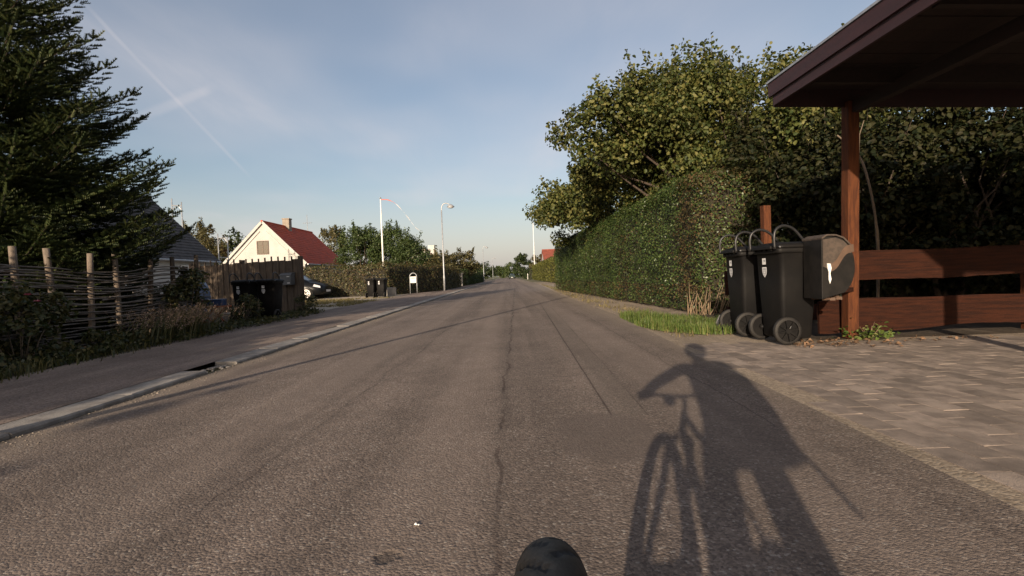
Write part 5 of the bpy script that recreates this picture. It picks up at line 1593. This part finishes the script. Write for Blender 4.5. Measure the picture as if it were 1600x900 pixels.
def wheel(name, ax, steer=0.0):
    w = empty(name, ax, steer); w.parent = bk
    RR, rt = .345, .0245
    nA, nB = 420, 36
    th = np.linspace(0, 2 * math.pi, nA, endpoint=False)[:, None]; ph = np.linspace(0, 2 * math.pi, nB, endpoint=False)[None]
    out = np.cos(ph)                           # 1 on the tread crown
    lat = np.abs(np.arctan2(np.sin(ph), np.cos(ph)))
    sgn = np.sign(np.sin(ph))
    u1 = (th / (2 * math.pi) * 40 + lat * .85 + (sgn > 0) * .5) % 1.0
    u2 = (th / (2 * math.pi) * 23 - lat * .4) % 1.0
    gr = ((u1 < .15) & (lat > .12) & (lat < 1.25)) | ((u2 < .08) & (lat > .5) & (lat < 1.05))
    r = rt * np.where(out > 0, 1.0, .92) - np.where(gr, .0034, 0.0)
    rad = RR - rt + r * out
    X = r * np.sin(ph) * 1.0 * np.ones_like(th)
    V = np.stack([X, rad * np.cos(th), rad * np.sin(th)], -1).reshape(-1, 3)
    i, j = np.meshgrid(np.arange(nA), np.arange(nB), indexing='ij')
    F = np.stack([i * nB + j, ((i + 1) % nA) * nB + j, ((i + 1) % nA) * nB + (j + 1) % nB, i * nB + (j + 1) % nB], -1).reshape(-1, 4)
    link('tyre', np_mesh('tyre', V, F[:, ::-1], True), M['rubber'], w)
    b = MB(); b.tube([(0, .300 * math.cos(R(a)), .300 * math.sin(R(a))) for a in range(0, 360, 6)], .011, 8, closed=True); b.build('rim', M['blackmetal'], w, smooth=True)
    b = MB()
    for k in range(28):
        a = R(k * 360 / 28); s = .03 * (1 if k % 2 else -1); a2 = a + (.5 if k % 4 < 2 else -.5)
        b.tube([(s, .02 * math.cos(a2), .02 * math.sin(a2)), (0, .298 * math.cos(a), .298 * math.sin(a))], .0012, 4, cap=False)
    b.build('spokes', M['steel'], w)
    b = MB(); b.lathe([(.022, -.045), (.014, -.03), (.014, .03), (.022, .045)], seg=12, axis='X'); b.build('hub', M['steel'], w)
    return w


wheel('front_wheel', AX, R(-3)); wheel('rear_wheel', (0, -.86, .345))
hd0 = Vector((0, .225 - .045 - .165, .74)); hd1 = Vector((0, -.045, .88))      # head tube ends
crown = Vector((0, .225 - .045 - .135, .715))
crown = Vector((0, .022, .735)); hd0 = Vector((0, .012, .752)); hd1 = Vector((0, -.055, .885))
b = MB()
for s in (-1, 1): b.tube([AX + Vector((s * .055, 0, 0)), AX + Vector((s * .053, -.07, .12)), crown + Vector((s * .05, .01, -.02)), crown + Vector((s * .02, 0, .01))], [.011, .014, .019, .016], 8)
b.build('fork', M['bikepaint'], bk, smooth=True)
BB = Vector((0, -.42, .30)); ST = Vector((0, -.60, .74))
b = MB(); b.tube([hd0, hd1], .019, 10)
b.tube([hd0 + Vector((0, -.01, .03)), BB], .020, 8); b.tube([hd1 + Vector((0, 0, -.02)), ST], .017, 8); b.tube([BB, ST], .017, 8)
for s in (-1, 1):
    b.tube([BB, (s * .06, -.62, .32), (s * .065, -.86, .345)], .010, 6); b.tube([ST, (s * .05, -.74, .52), (s * .065, -.86, .345)], .008, 6)
b.build('frame', M['bikepaint'], bk, smooth=True)
b = MB(); b.tube([hd1, hd1 + Vector((0, -.03, .07)), hd1 + Vector((0, .0, .12))], .014, 8)
b.tube(smooth_path([(-.31, -.12, 1.02), (-.2, -.075, 1.025), (-.06, -.055, 1.0), (.06, -.055, 1.0), (.2, -.075, 1.025), (.31, -.12, 1.02)], 4), .013, 8)
hb = b.build('handlebar', M['blackmetal'], bk, smooth=True)
for s in (-1, 1):
    b = MB(); b.tube([(s * .315, -.123, 1.02), (s * .21, -.078, 1.025)], .018, 8); b.build('grip', M['rubber'], hb, smooth=True)
    b = MB(); b.tube([(s * .20, -.06, 1.02), (s * .24, -.025, .995), (s * .30, -.03, .985)], .006, 6); b.build('brake_lever', M['blackmetal'], hb, smooth=True)
b = MB(); b.lathe([(.025, -.05), (.035, -.03), (.036, .02)], (-.085, -.03, .965), 12, 'Y'); b.build('lamp', M['blackmetal'], hb)
b = MB(); b.tube([ST, ST + Vector((0, -.05, .13))], .013, 8); b.build('seat_post', M['steel'], bk, smooth=True)
b = MB(); b.loft([[(w * math.cos(R(a)), y, .90 + z + h * math.sin(R(a))) for a in range(0, 360, 30)] for y, w, h, z in ((-.82, .06, .02, .012), (-.78, .075, .03, .01), (-.70, .07, .03, 0), (-.60, .035, .025, 0), (-.53, .02, .018, -.01))]); b.build('saddle', M['rubber'], bk, smooth=True)
b = MB(); b.lathe([(.085, -.004), (.085, .004)], BB + Vector((.05, 0, 0)), 24, 'X'); b.bar(BB + Vector((.07, 0, 0)), BB + Vector((.07, .12, -.12)), .015, .025); b.bar(BB + Vector((-.07, 0, 0)), BB + Vector((-.07, -.12, .12)), .015, .025)
b.box(BB + Vector((.12, .12, -.12)), (.09, .07, .02)); b.box(BB + Vector((-.12, -.12, .12)), (.09, .07, .02)); b.build('crankset', M['blackmetal'], bk)


def skin_body(name, joints, edges, m, parent, root=0, sub=2):
    me = bpy.data.meshes.new(name)
    me.from_pydata([j[0] for j in joints], edges, [])
    o = link(name, me, m, parent)
    sk = o.modifiers.new('skin', 'SKIN'); sk.use_smooth_shade = True
    for i, j in enumerate(joints):
        v = me.skin_vertices[0].data[i]
        v.radius = j[1] if isinstance(j[1], tuple) else (j[1], j[1])
        v.use_root = (i == root)
    su = o.modifiers.new('sub', 'SUBSURF'); su.levels = sub; su.render_levels = sub
    return o


ps = empty('person', (.02, -.55, 0)); tag(ps, 'standing rider in dark jacket with rucksack, holding the handlebar astride the bicycle', 'person')
J = []; E_ = []


def jt(p, r, link_to=None):
    J.append((Vector(p), r)); k = len(J) - 1
    if link_to is not None: E_.append((link_to, k))
    return k


pel = jt((.07, -.03, .94), (.12, .09))
wa = jt((.07, -.02, 1.10), (.12, .09), pel); chst = jt((.045, .0, 1.32), (.14, .10), wa); nk0 = jt((.01, .01, 1.47), (.08, .07), chst); nk = jt((.0, .03, 1.55), .055, nk0)
hd = jt((.0, .045, 1.63), (.075, .088), nk); hd2 = jt((.0, .045, 1.71), (.082, .098), hd); hd3 = jt((.0, .035, 1.775), (.06, .07), hd2)
nose = jt((.0, .155, 1.655), .014, hd)
for s in (-1, 1):
    sh = jt((s * .175, .0, 1.43), .072, chst); el = jt((s * .33, .13, 1.22), .050, sh); wr = jt((s * .30, .36, 1.075), .033, el); pm_ = jt((s * .285, .43, 1.055), (.036, .026), wr)
    for f in range(4):
        bx_ = s * (.285 + (f - 1.5) * .020)
        k1 = jt((bx_, .475, 1.062), .0095, pm_); k2 = jt((bx_, .495, 1.038), .009, k1); jt((bx_, .478, 1.014), .008, k2)
    t1 = jt((s * .245, .425, 1.048), .011, pm_); t2 = jt((s * .235, .45, 1.022), .010, t1); jt((s * .243, .468, 1.012), .009, t2)
    hp = jt((s * .095 + .06, -.03, .86), .070, pel); kn = jt((s * .125 + .055, .02, .50), .052, hp); ank = jt((s * .145 + .055, -.04, .10), .042, kn); toe = jt((s * .16 + .055, .12, .045), .036, ank)
skin_body('body', J, E_, M['skin'], ps)
# clothing
J = []; E_ = []
pel = jt((.07, -.03, .94), (.135, .11)); wa = jt((.075, -.02, 1.12), (.135, .11), pel); chst = jt((.05, .0, 1.33), (.165, .125), wa); jt((.01, .01, 1.49), (.075, .07), chst)
for s in (-1, 1):
    sh = jt((s * .17 + .02, .0, 1.435), .075, chst); el = jt((s * .335, .13, 1.215), .056, sh); jt((s * .305, .345, 1.085), .044, el)
skin_body('jacket', J, E_, M['jacket'], ps)
J = []; E_ = []
pel = jt((.07, -.03, .93), (.125, .10))
for s in (-1, 1):
    hp = jt((s * .095 + .06, -.03, .85), .078, pel); kn = jt((s * .125 + .055, .02, .50), .062, hp); jt((s * .145 + .055, -.035, .10), .054, kn)
skin_body('trousers', J, E_, M['trousers'], ps)
for s in (-1, 1):
    b = MB(); c = Vector((s * .145 + .05, .04, 0))
    b.loft([[(c.x + w * math.cos(R(a)), c.y + y, h / 2 + max(-h / 2 + .002, (h / 2) * math.sin(R(a)))) for a in range(0, 360, 30)] for y, w, h in ((-.13, .03, .10), (-.10, .042, .14), (-.02, .045, .13), (.08, .052, .09), (.14, .045, .065), (.165, .02, .04))]); b.build('shoe', M['rubber'], ps, smooth=True)
    b = MB(); b.lathe([(.0, -.012), (.02, -.008), (.028, 0), (.02, .008), (0, .012)], (s * .092, .04, 1.66), 10, 'X'); b.build('ear', M['skin'], ps, smooth=True)
    b = MB(); b.lathe([(0, -.012), (.009, -.008), (.012, 0), (.009, .008), (0, .012)], (s * .032, .135, 1.685), 10, 'Y'); b.build('eye', M['sticker'], ps, smooth=True)
b = MB(); b.box((0, .148, 1.603), (.05, .012, .012)); b.build('mouth', M['mailtan'], ps, bevel=.004)
b = MB(); b.lathe([(.075, 1.57), (.10, 1.62), (.112, 1.68), (.110, 1.74), (.085, 1.795), (.04, 1.82), (.0, 1.825)], (0, .025, 0), 18); b.build('hair', M['hair'], ps, smooth=True)
rk = empty('rucksack', (.085, -.80, 1.15)); tag(rk, 'dark rucksack on the rider back with a dangling strap', 'rucksack')
b = MB(); b.loft([[(w * max(-1, min(1, 1.25 * math.cos(R(a)))), dd * max(-1, min(1, 1.25 * math.sin(R(a)))) + yo, z) for a in range(0, 360, 20)] for z, w, dd, yo in ((-.29, .14, .08, 0), (-.26, .185, .12, 0), (0, .20, .135, 0), (.22, .175, .11, .01), (.31, .11, .06, .02))]); b.build('bag', M['jacket'], rk, smooth=True)
for s in (-1, 1):
    b = MB(); b.tube(smooth_path([(s * .11, .10, .26), (s * .12, .22, .33), (s * .13, .37, .22), (s * .12, .33, 0), (s * .14, .08, -.2)], 4), .016, 6); b.build('strap', M['trousers'], rk, smooth=True)
b = MB(); b.tube(smooth_path([(.155, -.02, -.16), (.20, -.03, -.26), (.245, -.04, -.42)], 4), .010, 6); b.build('strap_end', M['trousers'], rk, smooth=True)

bpy.context.view_layer.update()
